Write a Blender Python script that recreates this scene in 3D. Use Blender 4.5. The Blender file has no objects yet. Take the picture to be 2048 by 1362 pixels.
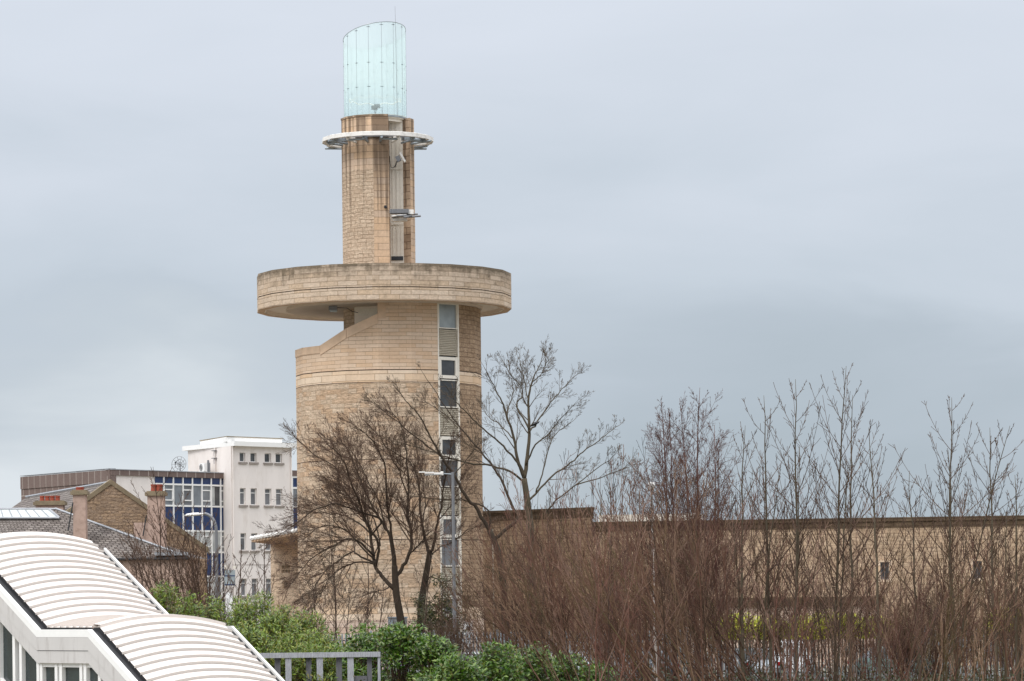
import bpy, math, random
import numpy as np
from math import sin, cos, radians, pi, sqrt, atan2
from mathutils import Vector, Matrix

C = bpy.context.scene.collection
scene = bpy.context.scene
# ------------------------------------------------------------------ camera
F = 6900.0                    # focal length in pixels of a 2048 px wide frame
PX, PY = 1024.0, 1212.0       # principal point (level camera, raised frame)
CAMZ = 3.5
ROLL = 0.0115
rc, rs = cos(ROLL), sin(ROLL)
cam_d = bpy.data.cameras.new('camera'); cam = bpy.data.objects.new('camera', cam_d); C.objects.link(cam)
cam_d.sensor_width = 36.0; cam_d.lens = F / 2048 * 36.0
cam_d.shift_y = (PY - 681.0) / 2048.0
cam_d.clip_start = 0.5; cam_d.clip_end = 20000
r_ = Vector((rc, 0, -rs)); u_ = Vector((rs, 0, rc)); f_ = Vector((0, 1, 0))
m = Matrix.Identity(4)
for i in range(3):
    m[i][0] = r_[i]; m[i][1] = u_[i]; m[i][2] = -f_[i]
m[2][3] = CAMZ
cam.matrix_world = m
scene.camera = cam

def P(px, py, D):
    a = (px - PX) / F; b = (PY - py) / F
    return Vector((0, 0, CAMZ)) + D * (f_ + a * r_ + b * u_)
def Zp(px, py, D): return P(px, py, D).z

# ------------------------------------------------------------------ world
scene.view_settings.view_transform = 'Standard'
scene.view_settings.look = 'None'
scene.view_settings.exposure = 0.0
scene.view_settings.gamma = 1.0
SUN_EL, SUN_AZ = radians(48), radians(-38)     # azimuth measured from behind the camera towards the left
sun_dir = Vector((sin(SUN_AZ) * cos(SUN_EL), -cos(SUN_AZ) * cos(SUN_EL), sin(SUN_EL)))   # towards the sun
w = bpy.data.worlds.new('World'); scene.world = w; w.use_nodes = True
nt = w.node_tree; nt.nodes.clear()
def wn(t, **k):
    n = nt.nodes.new(t)
    for a, v in k.items(): setattr(n, a, v)
    return n
def lk(a, b): nt.links.new(a, b)
def srgb(r, g, b, a=1.0):
    f = lambda c: ((c / 255) / 12.92) if c / 255 <= 0.04045 else (((c / 255) + 0.055) / 1.055) ** 2.4
    return (f(r), f(g), f(b), a)
tc = wn('ShaderNodeTexCoord'); sep = wn('ShaderNodeSeparateXYZ'); lk(tc.outputs['Generated'], sep.inputs[0])
mp = wn('ShaderNodeMapping'); mp.inputs['Scale'].default_value = (5, 5, 17); lk(tc.outputs['Generated'], mp.inputs[0])
nz = wn('ShaderNodeTexNoise'); nz.inputs['Scale'].default_value = 1.6; nz.inputs['Detail'].default_value = 5.0; nz.inputs['Roughness'].default_value = .5; nz.inputs['Distortion'].default_value = .3; lk(mp.outputs[0], nz.inputs['Vector'])
# elevation perturbed by cloud noise
ns = wn('ShaderNodeMath', operation='MULTIPLY_ADD'); lk(nz.outputs['Fac'], ns.inputs[0]); ns.inputs[1].default_value = .115; ns.inputs[2].default_value = -.0575
ad = wn('ShaderNodeMath', operation='ADD'); lk(sep.outputs[2], ad.inputs[0]); lk(ns.outputs[0], ad.inputs[1])
rp = wn('ShaderNodeValToRGB')
def ramp(node, stops):
    el = node.color_ramp.elements
    while len(el) > 1: el.remove(el[-1])
    el[0].position = stops[0][0]; el[0].color = stops[0][1]
    for p, c in stops[1:]:
        e = el.new(p); e.color = c
ramp(rp, [(0.0, srgb(172, 183, 192)), (.035, srgb(176, 188, 198)), (.068, srgb(184, 195, 206)), (.095, srgb(199, 209, 220)), (.14, srgb(211, 219, 230)), (.19, srgb(219, 226, 237)), (.4, srgb(226, 230, 237)), (1.0, srgb(234, 236, 240))])
lk(ad.outputs[0], rp.inputs[0])
# paler low sky on the left
mx1 = wn('ShaderNodeMapRange'); mx1.inputs['From Min'].default_value = .035; mx1.inputs['From Max'].default_value = -.075; lk(sep.outputs[0], mx1.inputs['Value'])
mx2 = wn('ShaderNodeMapRange'); mx2.inputs['From Min'].default_value = .085; mx2.inputs['From Max'].default_value = .038; lk(ad.outputs[0], mx2.inputs['Value'])
mm = wn('ShaderNodeMath', operation='MULTIPLY'); lk(mx1.outputs[0], mm.inputs[0]); lk(mx2.outputs[0], mm.inputs[1])
mix = wn('ShaderNodeMix', data_type='RGBA'); lk(mm.outputs[0], mix.inputs['Factor']); lk(rp.outputs[0], mix.inputs['A']); mix.inputs['B'].default_value = srgb(222, 229, 235)
# overcast sky is brighter towards the zenith
br = wn('ShaderNodeMapRange'); br.inputs['From Min'].default_value = .2; br.inputs['From Max'].default_value = .9; br.inputs['To Min'].default_value = 1.0; br.inputs['To Max'].default_value = 2.9; lk(sep.outputs[2], br.inputs['Value'])
sc = wn('ShaderNodeVectorMath', operation='SCALE'); lk(mix.outputs['Result'], sc.inputs[0]); lk(br.outputs[0], sc.inputs['Scale'])
sky = wn('ShaderNodeTexSky', sky_type='NISHITA'); sky.sun_disc = False; sky.sun_elevation = SUN_EL; sky.sun_rotation = radians(180) - SUN_AZ
b1 = wn('ShaderNodeBackground'); b1.inputs[1].default_value = .05; lk(sky.outputs[0], b1.inputs[0])
b2 = wn('ShaderNodeBackground'); b2.inputs[1].default_value = 1.06; lk(sc.outputs[0], b2.inputs[0])
ms = wn('ShaderNodeMixShader'); ms.inputs[0].default_value = .93; lk(b1.outputs[0], ms.inputs[1]); lk(b2.outputs[0], ms.inputs[2])
wo = wn('ShaderNodeOutputWorld'); lk(ms.outputs[0], wo.inputs[0])
sd = bpy.data.lights.new('sun', 'SUN'); sd.energy = 1.5; sd.angle = radians(22); sd.color = (1.0, .98, .95)
so = bpy.data.objects.new('sun', sd); C.objects.link(so); so.location = (-40, -40, 90)
so.rotation_euler = (-sun_dir).to_track_quat('-Z', 'Y').to_euler()

# ------------------------------------------------------------------ materials
MATS = {}
def newmat(name):
    M = bpy.data.materials.new(name); M.use_nodes = True; t = M.node_tree; t.nodes.clear()
    out = t.nodes.new('ShaderNodeOutputMaterial'); bs = t.nodes.new('ShaderNodeBsdfPrincipled')
    t.links.new(bs.outputs[0], out.inputs[0]); MATS[name] = M
    return M, t, bs
class G:      # tiny node-graph helper
    def __init__(s, t): s.t = t
    def n(s, typ, ins=None, **k):
        x = s.t.nodes.new(typ)
        for a, v in k.items(): setattr(x, a, v)
        for a, v in (ins or {}).items():
            if isinstance(v, bpy.types.NodeSocket): s.t.links.new(v, x.inputs[a])
            else: x.inputs[a].default_value = v
        return x
    def noise(s, vec, scale, detail=4, rough=.55, dist=0):
        return s.n('ShaderNodeTexNoise', {'Vector': vec, 'Scale': scale, 'Detail': detail, 'Roughness': rough, 'Distortion': dist}).outputs['Fac']
    def mr(s, v, a, b, c=0, d=1):
        return s.n('ShaderNodeMapRange', {'Value': v, 'From Min': a, 'From Max': b, 'To Min': c, 'To Max': d}).outputs[0]
    def mul(s, a, b): return s.n('ShaderNodeMath', {0: a, 1: b}, operation='MULTIPLY').outputs[0]
    def add(s, a, b): return s.n('ShaderNodeMath', {0: a, 1: b}, operation='ADD').outputs[0]
    def mix(s, f, a, b, mode='MIX'):
        return s.n('ShaderNodeMix', {'Factor': f, 'A': a, 'B': b}, data_type='RGBA', blend_type=mode).outputs['Result']
    def mapping(s, vec, sc): return s.n('ShaderNodeMapping', {'Vector': vec, 'Scale': sc}).outputs[0]
    def bump(s, h, st, dist=.02): return s.n('ShaderNodeBump', {'Height': h, 'Strength': st, 'Distance': dist}).outputs[0]

def c3(*a):
    x = srgb(*a); return x
def scale_c(c, k): return (c[0] * k, c[1] * k, c[2] * k, 1)

def stone(name, c1, c2, cm, bw, bh, mort=.008, rough_h=0.0, var=.5, stain=None, squash=1.0, patch=None, bias=-.1, msm=.1):
    """Coursed stone in metres (UV). stain: function(G, sepUV, baseColour)->colour"""
    M, t, bs = newmat(name); g = G(t)
    tcn = g.n('ShaderNodeTexCoord'); uv = tcn.outputs['UV']
    wob = g.noise(uv, .9, 2)
    br = g.n('ShaderNodeTexBrick', {'Vector': uv, 'Color1': c1, 'Color2': c2, 'Mortar': cm, 'Scale': 1.0, 'Mortar Size': mort, 'Mortar Smooth': msm, 'Bias': bias, 'Brick Width': bw, 'Row Height': bh})
    br.offset = .43; br.squash = squash; br.squash_frequency = 3
    n1 = g.noise(uv, 1.1, 5, .6); n2 = g.noise(uv, 9, 4, .6)
    # second, larger brick pattern in step with the courses tints single blocks
    br2 = g.n('ShaderNodeTexBrick', {'Vector': uv, 'Color1': (0, 0, 0, 1), 'Color2': (1, 1, 1, 1), 'Mortar': (.5, .5, .5, 1), 'Scale': 1.0, 'Mortar Size': 0.0, 'Bias': -.45, 'Brick Width': bw * 1.0, 'Row Height': bh})
    br2.offset = .43; br2.squash = squash; br2.squash_frequency = 3
    col = br.outputs['Color']
    if patch: col = g.mix(g.mul(br2.outputs['Color'], .55), col, patch)
    col = g.mix(1.0, col, g.n('ShaderNodeCombineColor', {0: g.mr(n1, .25, .75, 1 - .22 * var, 1 + .16 * var), 1: g.mr(n1, .25, .75, 1 - .24 * var, 1 + .16 * var), 2: g.mr(n1, .25, .75, 1 - .27 * var, 1 + .16 * var)}).outputs[0], 'MULTIPLY')
    k = g.mr(n2, .3, .7, 1 - .16 * var, 1 + .12 * var)
    col = g.mix(1.0, col, g.n('ShaderNodeCombineColor', {0: k, 1: k, 2: k}).outputs[0], 'MULTIPLY')
    if rough_h:
        lump = g.noise(g.mapping(uv, (1.0, 2.2, 1)), 4.5, 3, .7)
        kk = g.mr(lump, .35, .62, .80, 1.09)
        col = g.mix(1.0, col, g.n('ShaderNodeCombineColor', {0: kk, 1: kk, 2: kk}).outputs[0], 'MULTIPLY')
    if stain:
        sx = g.n('ShaderNodeSeparateXYZ', {0: uv})
        col = stain(g, uv, sx, col)
    t.links.new(col, bs.inputs['Base Color']); bs.inputs['Roughness'].default_value = .9
    bs.inputs['Specular IOR Level'].default_value = .2
    h = g.mr(br.outputs['Fac'], 0, 1, 1, 0)
    if rough_h: h = g.add(g.mul(g.noise(g.mapping(uv, (1.0, 1.9, 1)), 4.5, 4, .65), 2.2 * rough_h), g.mul(h, .8))
    else: h = g.add(h, g.mul(n2, .25))
    t.links.new(g.bump(h, .8, .03 + .05 * rough_h), bs.inputs['Normal'])
    return M

def plain(name, col, rough=.6, metal=0, var=.12, nscale=3.0, bump=0, dirt=None, spec=.4, stretch=(1, 1, 1), dirt_amt=.5, coord='Object'):
    M, t, bs = newmat(name); g = G(t)
    oc = g.n('ShaderNodeTexCoord').outputs[coord]
    mpd = g.mapping(oc, stretch)
    n1 = g.noise(mpd, nscale, 5, .6)
    k = g.mr(n1, .25, .75, 1 - var, 1 + var * .7)
    colr = g.mix(1.0, col, g.n('ShaderNodeCombineColor', {0: k, 1: k, 2: k}).outputs[0], 'MULTIPLY')
    if dirt:
        d = g.mr(g.noise(mpd, nscale * 2.3, 6, .7), .5, .75, 0, dirt_amt)
        colr = g.mix(d, colr, dirt)
    t.links.new(colr, bs.inputs['Base Color']); bs.inputs['Roughness'].default_value = rough; bs.inputs['Metallic'].default_value = metal
    bs.inputs['Specular IOR Level'].default_value = spec
    if bump: t.links.new(g.bump(g.noise(oc, nscale * 4, 5, .6), bump, .02), bs.inputs['Normal'])
    return M

S_ASH = srgb(208, 174, 140); S_ASH2 = srgb(196, 158, 124)
def stain_disc(z0, z1):
    def f(g, uv, sx, col):
        n = g.noise(g.mapping(uv, (1.0, 1.2, 1)), 1.5, 6, .75)
        n2 = g.noise(g.mapping(uv, (3.0, .3, 1)), 1.0, 5, .7)
        bk = g.n('ShaderNodeTexBrick', {'Vector': uv, 'Color1': (0, 0, 0, 1), 'Color2': (1, 1, 1, 1), 'Mortar': (0, 0, 0, 1), 'Scale': 1.0, 'Mortar Size': 0.0, 'Bias': 0.0, 'Brick Width': 1.0, 'Row Height': .235}); bk.offset = .43
        zz = g.mr(sx.outputs[1], z0, z1, 0, 1)
        zz2 = g.mul(zz, zz)
        d = g.mr(g.add(g.add(g.mul(zz2, .72), g.mul(bk.outputs['Color'], .30)), g.add(g.mul(n, 1.5), g.mul(n2, .9))), 1.60, 2.08, 0, .88)
        c = g.mix(g.mr(zz, -.6, .8, 0, .55), col, srgb(180, 160, 140))
        c = g.mix(d, c, srgb(104, 92, 76))
        return c
    return f
def stain_shaft(g, uv, sx, col):
    st = g.noise(g.mapping(uv, (3.4, .05, 1)), 1.0, 3, .55)
    z = g.mr(sx.outputs[1], 21.0, 28.2, 0, 1)
    d = g.mr(g.add(g.mul(z, .22), st), .60, .74, 0, .62)
    d = g.mul(d, g.mr(z, .1, .4, 0, 1.25))
    c = g.mix(d, col, srgb(96, 80, 66))
    top = g.mr(g.add(sx.outputs[1], g.mul(g.noise(uv, 2.5, 4), 1.2)), 28.6, 29.6, 0, .55)
    return g.mix(top, c, srgb(120, 98, 78))
def stain_cop(g, uv, sx, col):
    n = g.noise(g.mapping(uv, (.8, 1.6, 1)), 1.3, 5, .65)
    return g.mix(g.mr(n, .4, .6, .25, .85), col, srgb(74, 60, 46))

stone('ashlar', srgb(219, 194, 169), srgb(211, 184, 158), srgb(180, 154, 130), .85, .19, .008, var=.45, patch=srgb(216, 176, 134))
stone('band_stone', srgb(225, 204, 180), srgb(217, 191, 164), srgb(168, 140, 114), 1.5, .32, .012, var=.5, patch=srgb(220, 176, 124))
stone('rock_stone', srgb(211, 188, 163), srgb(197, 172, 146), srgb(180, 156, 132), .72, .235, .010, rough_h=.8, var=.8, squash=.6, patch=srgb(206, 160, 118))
stone('rock_stone_right', srgb(186, 159, 132), srgb(168, 141, 115), srgb(140, 116, 94), .60, .235, .014, rough_h=.8, var=.9, squash=.6)  # darker rock_stone: shade on the tower's right side is put into the colour
stone('pink_stone', srgb(210, 190, 174), srgb(200, 174, 156), srgb(160, 134, 114), .9, .28, .012, var=.5)
stone('shaft_rock', srgb(208, 186, 162), srgb(196, 172, 148), srgb(166, 140, 116), .50, .19, .010, rough_h=.7, var=.7, squash=.6, stain=stain_shaft)
stone('shaft_ashlar', srgb(209, 178, 147), srgb(204, 182, 162), srgb(174, 149, 126), 1.3, .33, .012, var=.7, stain=stain_shaft, bias=-.2)
stone('pier_stone', srgb(194, 170, 146), srgb(176, 152, 130), srgb(124, 102, 82), .8, .36, .016, var=.9, stain=stain_shaft)
stone('disc_stone', srgb(216, 196, 174), srgb(205, 183, 160), srgb(152, 128, 106), 1.0, .235, .014, rough_h=.25, var=.9, stain=stain_disc(18.75, 20.3), patch=srgb(214, 178, 132))
stone('old_rubble', srgb(156, 136, 118), srgb(178, 152, 126), srgb(152, 130, 110), .40, .165, .016, rough_h=.8, var=1.3, squash=.6, bias=.1)
stone('wall_brick', srgb(196, 172, 146), srgb(184, 158, 132), srgb(166, 142, 118), .5, .2, .010, rough_h=.5, var=1.25)
stone('wall_coping', srgb(122, 104, 84), srgb(104, 86, 68), srgb(70, 58, 46), 1.1, .4, .014, rough_h=.3, var=1.0, stain=stain_cop)
stone('annex_stone', srgb(222, 200, 174), srgb(214, 190, 164), srgb(180, 156, 132), .7, .22, .01, rough_h=.2, var=.7)
stone('slate', srgb(144, 136, 130), srgb(116, 108, 104), srgb(74, 68, 64), .32, .24, .03, rough_h=.3, var=1.2, bias=.1)
stone('brown_panel', srgb(122, 106, 100), srgb(114, 98, 92), srgb(176, 164, 156), .95, 3.0, .035, var=.5)
plain('joint_dark', srgb(70, 54, 42), .9)
plain('sandstone_cope', srgb(213, 184, 156), .9, var=.16, nscale=2)
plain('soffit_cream', srgb(240, 228, 214), .85, var=.07)
plain('soffit_beam', srgb(214, 198, 182), .85, var=.1)
plain('cream_paint', srgb(236, 228, 214), .55, var=.05, dirt=srgb(176, 160, 140), dirt_amt=.3)
plain('white_metal', srgb(236, 232, 226), .45, var=.06, dirt=srgb(120, 104, 90), dirt_amt=.45, nscale=2)
plain('louvre_metal', srgb(200, 190, 172), .5, var=.05)
plain('grey_metal', srgb(132, 132, 134), .45, metal=.5, var=.15)
plain('dark_metal', srgb(58, 60, 64), .5, metal=.3, var=.15)
plain('galvanised', srgb(150, 158, 164), .5, metal=.35, var=.18, nscale=5)
plain('black_rubber', srgb(26, 26, 28), .8)
plain('white_render', srgb(232, 223, 216), .85, var=.07, nscale=.8, dirt=srgb(186, 172, 158), dirt_amt=.35, stretch=(1, 1, .35))
plain('white_paint', srgb(240, 238, 234), .5, var=.04)
plain('grey_sill', srgb(150, 140, 132), .9, var=.2)
plain('blue_panel', srgb(34, 56, 98), .35, var=.12, nscale=2)
plain('pink_render', srgb(184, 158, 144), .9, var=.16, nscale=1.4, dirt=srgb(128, 102, 86), dirt_amt=.6)
plain('harl_render', srgb(190, 164, 148), .95, var=.18, nscale=1.4, bump=.5, dirt=srgb(128, 104, 88), dirt_amt=.5)
plain('terracotta', srgb(150, 72, 54), .8, var=.2)
plain('mossy_cope', srgb(136, 122, 100), .95, var=.25, nscale=3, dirt=srgb(100, 94, 70), dirt_amt=.8)
plain('lead', srgb(158, 160, 164), .5, metal=.2, var=.18)
plain('skylight_glass', srgb(196, 202, 200), .3, var=.1)
plain('weathered_timber', srgb(164, 165, 170), .85, var=.35, nscale=6, stretch=(6, 6, .6), bump=.4, dirt=srgb(90, 88, 90), dirt_amt=.7)
plain('timber_dark', srgb(100, 99, 103), .85, var=.3, nscale=6, stretch=(6, 6, .6), bump=.4)
plain('asphalt', (.11, .11, .105, 1), .9, var=.3, nscale=2)
plain('grass', (.17, .155, .11, 1), .95, var=.4, nscale=.3, dirt=(.24, .21, .18, 1), dirt_amt=.8)
plain('bark', srgb(62, 50, 40), .95, var=.3, nscale=4, stretch=(3, 3, .8), bump=.8, dirt=srgb(74, 72, 44), dirt_amt=.55)
plain('bark_grey', srgb(84, 74, 60), .95, var=.25, nscale=4, stretch=(3, 3, .8), bump=.6, dirt=srgb(80, 82, 52), dirt_amt=.5)
plain('twig_red', srgb(96, 66, 58), .85, var=.3, nscale=.6)
plain('white_bark', srgb(178, 168, 160), .8, var=.2, nscale=6, dirt=srgb(60, 50, 44), dirt_amt=.9)
plain('roof_cream', srgb(225, 215, 207), .5, var=.05, nscale=.9, dirt=srgb(184, 170, 156), dirt_amt=.32, stretch=(1.4, 1.4, .8))
plain('roof_seam', srgb(206, 197, 189), .45, var=.03)
plain('fascia_white', srgb(202, 198, 194), .5, var=.05, nscale=1.2, stretch=(1, 1, .2), dirt=srgb(124, 112, 104), dirt_amt=.5)
plain('gutter_black', srgb(44, 44, 46), .6, var=.3)
plain('panel_beige', srgb(196, 176, 162), .8, var=.08)
plain('concrete', srgb(150, 148, 146), .9, var=.15)

def stems(name, cols):
    M, t, bs = newmat(name); g = G(t)
    at = g.n('ShaderNodeAttribute', attribute_name='tint'); rp_ = g.n('ShaderNodeValToRGB', {0: at.outputs['Fac']}); ramp(rp_, [(i / (len(cols) - 1), c) for i, c in enumerate(cols)])
    t.links.new(rp_.outputs[0], bs.inputs['Base Color']); bs.inputs['Roughness'].default_value = .8; bs.inputs['Specular IOR Level'].default_value = .3
stems('stem_mixed', [srgb(44, 32, 26), srgb(106, 76, 60), srgb(62, 46, 36), srgb(142, 114, 92), srgb(82, 56, 46), srgb(52, 44, 30), srgb(104, 88, 60), srgb(116, 82, 68)])
stems('stem_red', [srgb(66, 44, 38), srgb(122, 84, 70), srgb(90, 62, 52), srgb(146, 116, 100), srgb(60, 44, 38)])
stems('twig_brown', [srgb(66, 50, 41), srgb(100, 78, 63), srgb(82, 63, 52)])
stems('twig_grey', [srgb(78, 67, 54), srgb(104, 90, 74), srgb(70, 58, 48)])
def glassy(name, col, rough=.08, var=.3):
    M, t, bs = newmat(name); g = G(t)
    oc = g.n('ShaderNodeTexCoord').outputs['Object']
    k = g.mr(g.noise(oc, .8, 3), .3, .7, 1 - var, 1 + var)
    t.links.new(g.mix(1.0, col, g.n('ShaderNodeCombineColor', {0: k, 1: k, 2: k}).outputs[0], 'MULTIPLY'), bs.inputs['Base Color'])
    bs.inputs['Roughness'].default_value = rough; bs.inputs['Specular IOR Level'].default_value = .6
    return M
glassy('dark_glass', srgb(72, 74, 76), .2, .5); glassy('pale_glass', srgb(150, 158, 160), .2); glassy('grey_glass', srgb(112, 112, 114), .12)
glassy('station_glass', srgb(50, 60, 60), .06); glassy('curtain_glass', srgb(120, 124, 128), .15); glassy('blind_glass', srgb(182, 184, 182), .3)
# frosted teal tower glass: real panes, part clear, part light-scattering
M = bpy.data.materials.new('teal_glass'); M.use_nodes = True; t = M.node_tree; t.nodes.clear(); g = G(t)
uv = g.n('ShaderNodeTexCoord').outputs['UV']; sx = g.n('ShaderNodeSeparateXYZ', {0: uv})
tr = g.n('ShaderNodeBsdfTransparent', {'Color': (.90, .975, .975, 1)}).outputs[0]
tl = g.n('ShaderNodeBsdfTranslucent', {'Color': (.86, .96, .95, 1)}).outputs[0]
df = g.n('ShaderNodeBsdfDiffuse', {'Color': (.82, .95, .94, 1)}).outputs[0]
gl = g.n('ShaderNodeBsdfGlossy', {'Color': (.9, 1, 1, 1), 'Roughness': .12}).outputs[0]
fros = g.n('ShaderNodeMixShader', {0: .5, 1: tl, 2: df}).outputs[0]
fz = g.mr(g.add(sx.outputs[1], g.mul(g.noise(g.mapping(uv, (.6, 1.5, 1)), .9, 3), .8)), .6, 2.4, .14, .62)
a = g.n('ShaderNodeMixShader', {0: fz, 1: tr, 2: fros}).outputs[0]
b = g.n('ShaderNodeMixShader', {0: .07, 1: a, 2: gl}).outputs[0]
o = g.n('ShaderNodeOutputMaterial', {0: b}); MATS['teal_glass'] = M
M, t, bs = newmat('car_glass'); bs.inputs['Base Color'].default_value = (.02, .025, .03, 1); bs.inputs['Roughness'].default_value = .05
def paint(name, col):
    M, t, bs = newmat(name); bs.inputs['Base Color'].default_value = col; bs.inputs['Roughness'].default_value = .25; bs.inputs['Metallic'].default_value = .2; bs.inputs['Coat Weight'].default_value = .6
paint('car_silver', srgb(176, 182, 188)); paint('car_white', srgb(226, 228, 230)); paint('car_green', srgb(122, 146, 140)); paint('car_dark', srgb(50, 54, 66)); paint('red_lens', srgb(176, 24, 30)); paint('car_red', srgb(170, 36, 36)); paint('crow_black', srgb(18, 19, 24))
def foliage(name, cols, rough=.45, trans=.3):
    M, t, bs = newmat(name); g = G(t)
    geo = g.n('ShaderNodeNewGeometry'); r = geo.outputs['Random Per Island']
    rp = g.n('ShaderNodeValToRGB', {0: r}); ramp(rp, [(i / (len(cols) - 1), c) for i, c in enumerate(cols)])
    t.links.new(rp.outputs[0], bs.inputs['Base Color']); bs.inputs['Roughness'].default_value = rough
    tl = g.n('ShaderNodeBsdfTranslucent', {'Color': rp.outputs[0]}).outputs[0]
    mxs = g.n('ShaderNodeMixShader', {0: trans, 1: bs.outputs[0], 2: tl}).outputs[0]
    out = [n for n in t.nodes if n.type == 'OUTPUT_MATERIAL'][0]
    t.links.new(mxs, out.inputs[0])
foliage('laurel_leaf', [srgb(26, 50, 12), srgb(64, 102, 22), srgb(92, 126, 32), srgb(140, 160, 84), srgb(38, 64, 16), srgb(76, 110, 26), srgb(104, 96, 44)], .3)
foliage('willow_leaf', [srgb(58, 78, 20), srgb(108, 136, 36), srgb(140, 156, 52), srgb(128, 120, 48), srgb(60, 86, 28), srgb(140, 160, 84), srgb(36, 52, 20)], .4)
foliage('yellow_leaf', [srgb(124, 142, 24), srgb(184, 190, 40), srgb(214, 210, 70), srgb(92, 110, 36)], .5)
foliage('ivy_leaf', [srgb(28, 36, 16), srgb(56, 62, 24), srgb(88, 86, 38), srgb(40, 46, 20)], .4)
foliage('bramble_leaf', [srgb(32, 46, 20), srgb(58, 66, 28), srgb(70, 54, 34)], .5)

# ------------------------------------------------------------------ mesh helpers
class MB:
    def __init__(s): s.v = []; s.f = []; s.m = []; s.uv = []
    def face(s, pts, mat=0, uv=None):
        b = len(s.v); s.v += [tuple(p) for p in pts]; s.f.append(tuple(range(b, b + len(pts)))); s.m.append(mat)
        if uv is None:
            n = Vector((0, 0, 0)); p = [Vector(q) for q in pts]
            for i in range(1, len(p) - 1): n += (p[i] - p[0]).cross(p[i + 1] - p[0])
            if n.length: n.normalize()
            if abs(n.z) > .85: uv = [(q.x, q.y) for q in p]
            else:
                t_ = Vector((-n.y, n.x, 0)); t_ = t_.normalized() if t_.length else Vector((1, 0, 0))
                k = 1 / max(.3, sqrt(max(0, 1 - n.z * n.z)))
                uv = [(q.dot(t_), q.z * k) for q in p]
        s.uv.append(uv)
    def box(s, c, size, mat=0, ax=None, ay=None, az=None):
        c = Vector(c); ax = Vector(ax) if ax is not None else Vector((1, 0, 0)); ay = Vector(ay) if ay is not None else Vector((0, 1, 0)); az = Vector(az) if az is not None else Vector((0, 0, 1))
        hx, hy, hz = ax * size[0] / 2, ay * size[1] / 2, az * size[2] / 2
        q = lambda i, j, k: c + hx * i + hy * j + hz * k
        for fc in [((-1,-1,-1),(1,-1,-1),(1,-1,1),(-1,-1,1)), ((1,1,-1),(-1,1,-1),(-1,1,1),(1,1,1)), ((1,-1,-1),(1,1,-1),(1,1,1),(1,-1,1)),
                   ((-1,1,-1),(-1,-1,-1),(-1,-1,1),(-1,1,1)), ((-1,-1,1),(1,-1,1),(1,1,1),(-1,1,1)), ((-1,1,-1),(1,1,-1),(1,-1,-1),(-1,-1,-1))]:
            s.face([q(*a) for a in fc], mat)
    def tube(s, pts, r, mat=0, n=8, cap=True):
        pts = [Vector(p) for p in pts]; rr = r if isinstance(r, (list, tuple)) else [r] * len(pts)
        rings = []; prev = None
        for i, p in enumerate(pts):
            d = (pts[min(i + 1, len(pts) - 1)] - pts[max(i - 1, 0)])
            d = d.normalized() if d.length else Vector((0, 0, 1))
            a = (prev - d * prev.dot(d)) if prev is not None else (Vector((0, 0, 1)) if abs(d.z) < .9 else Vector((1, 0, 0))).cross(d)
            a.normalize(); prev = a; b = d.cross(a)
            base = len(s.v)
            for k in range(n):
                t_ = 2 * pi * k / n; s.v.append(tuple(p + (a * cos(t_) + b * sin(t_)) * rr[i]))
            rings.append(base)
        L = 0
        for i in range(len(pts) - 1):
            L2 = L + (pts[i + 1] - pts[i]).length
            for k in range(n):
                k2 = (k + 1) % n
                s.f.append((rings[i] + k, rings[i] + k2, rings[i + 1] + k2, rings[i + 1] + k)); s.m.append(mat)
                w_ = 2 * pi * rr[i] / n; s.uv.append([(k * w_, L), ((k + 1) * w_, L), ((k + 1) * w_, L2), (k * w_, L2)])
            L = L2
        if cap:
            for base, rev in ((rings[0], True), (rings[-1], False)):
                f = [base + k for k in range(n)]
                if rev: f.reverse()
                s.f.append(tuple(f)); s.m.append(mat); s.uv.append([(0, 0)] * n)
    def prism(s, poly, z0, z1, mat=0, mtop=None, bottom=True):
        """poly: xy list (ccw). vertical extrusion"""
        n = len(poly)
        for i in range(n):
            a, b = poly[i], poly[(i + 1) % n]
            s.face([(a[0], a[1], z0), (b[0], b[1], z0), (b[0], b[1], z1), (a[0], a[1], z1)], mat)
        s.face([(p[0], p[1], z1) for p in poly], mat if mtop is None else mtop)
        if bottom: s.face([(p[0], p[1], z0) for p in reversed(poly)], mat)
    def lathe(s, c, prof, n=20, mat=0, phase=0, a0=0, a1=2 * pi):
        """prof: list of (r,z) going outward-up; c: xy centre"""
        full = abs(a1 - a0 - 2 * pi) < 1e-6
        for i in range(n):
            t0 = phase + a0 + (a1 - a0) * i / n; t1 = phase + a0 + (a1 - a0) * (i + 1) / n
            for (ra, za), (rb, zb) in zip(prof[:-1], prof[1:]):
                p = [(c[0] + ra * sin(t0), c[1] - ra * cos(t0), za), (c[0] + ra * sin(t1), c[1] - ra * cos(t1), za), (c[0] + rb * sin(t1), c[1] - rb * cos(t1), zb), (c[0] + rb * sin(t0), c[1] - rb * cos(t0), zb)]
                if ra < 1e-5: p = p[1:] if False else [p[0], p[2], p[3]]
                elif rb < 1e-5: p = [p[0], p[1], p[2]]
                rm = max(ra, rb)
                uvs = None
                if abs(zb - za) > abs(rb - ra): 
                    uvs = [(t0 * rm, za), (t1 * rm, za), (t1 * rm, zb), (t0 * rm, zb)]
                    if len(p) == 3: uvs = None
                s.face(p, mat, uvs)

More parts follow.
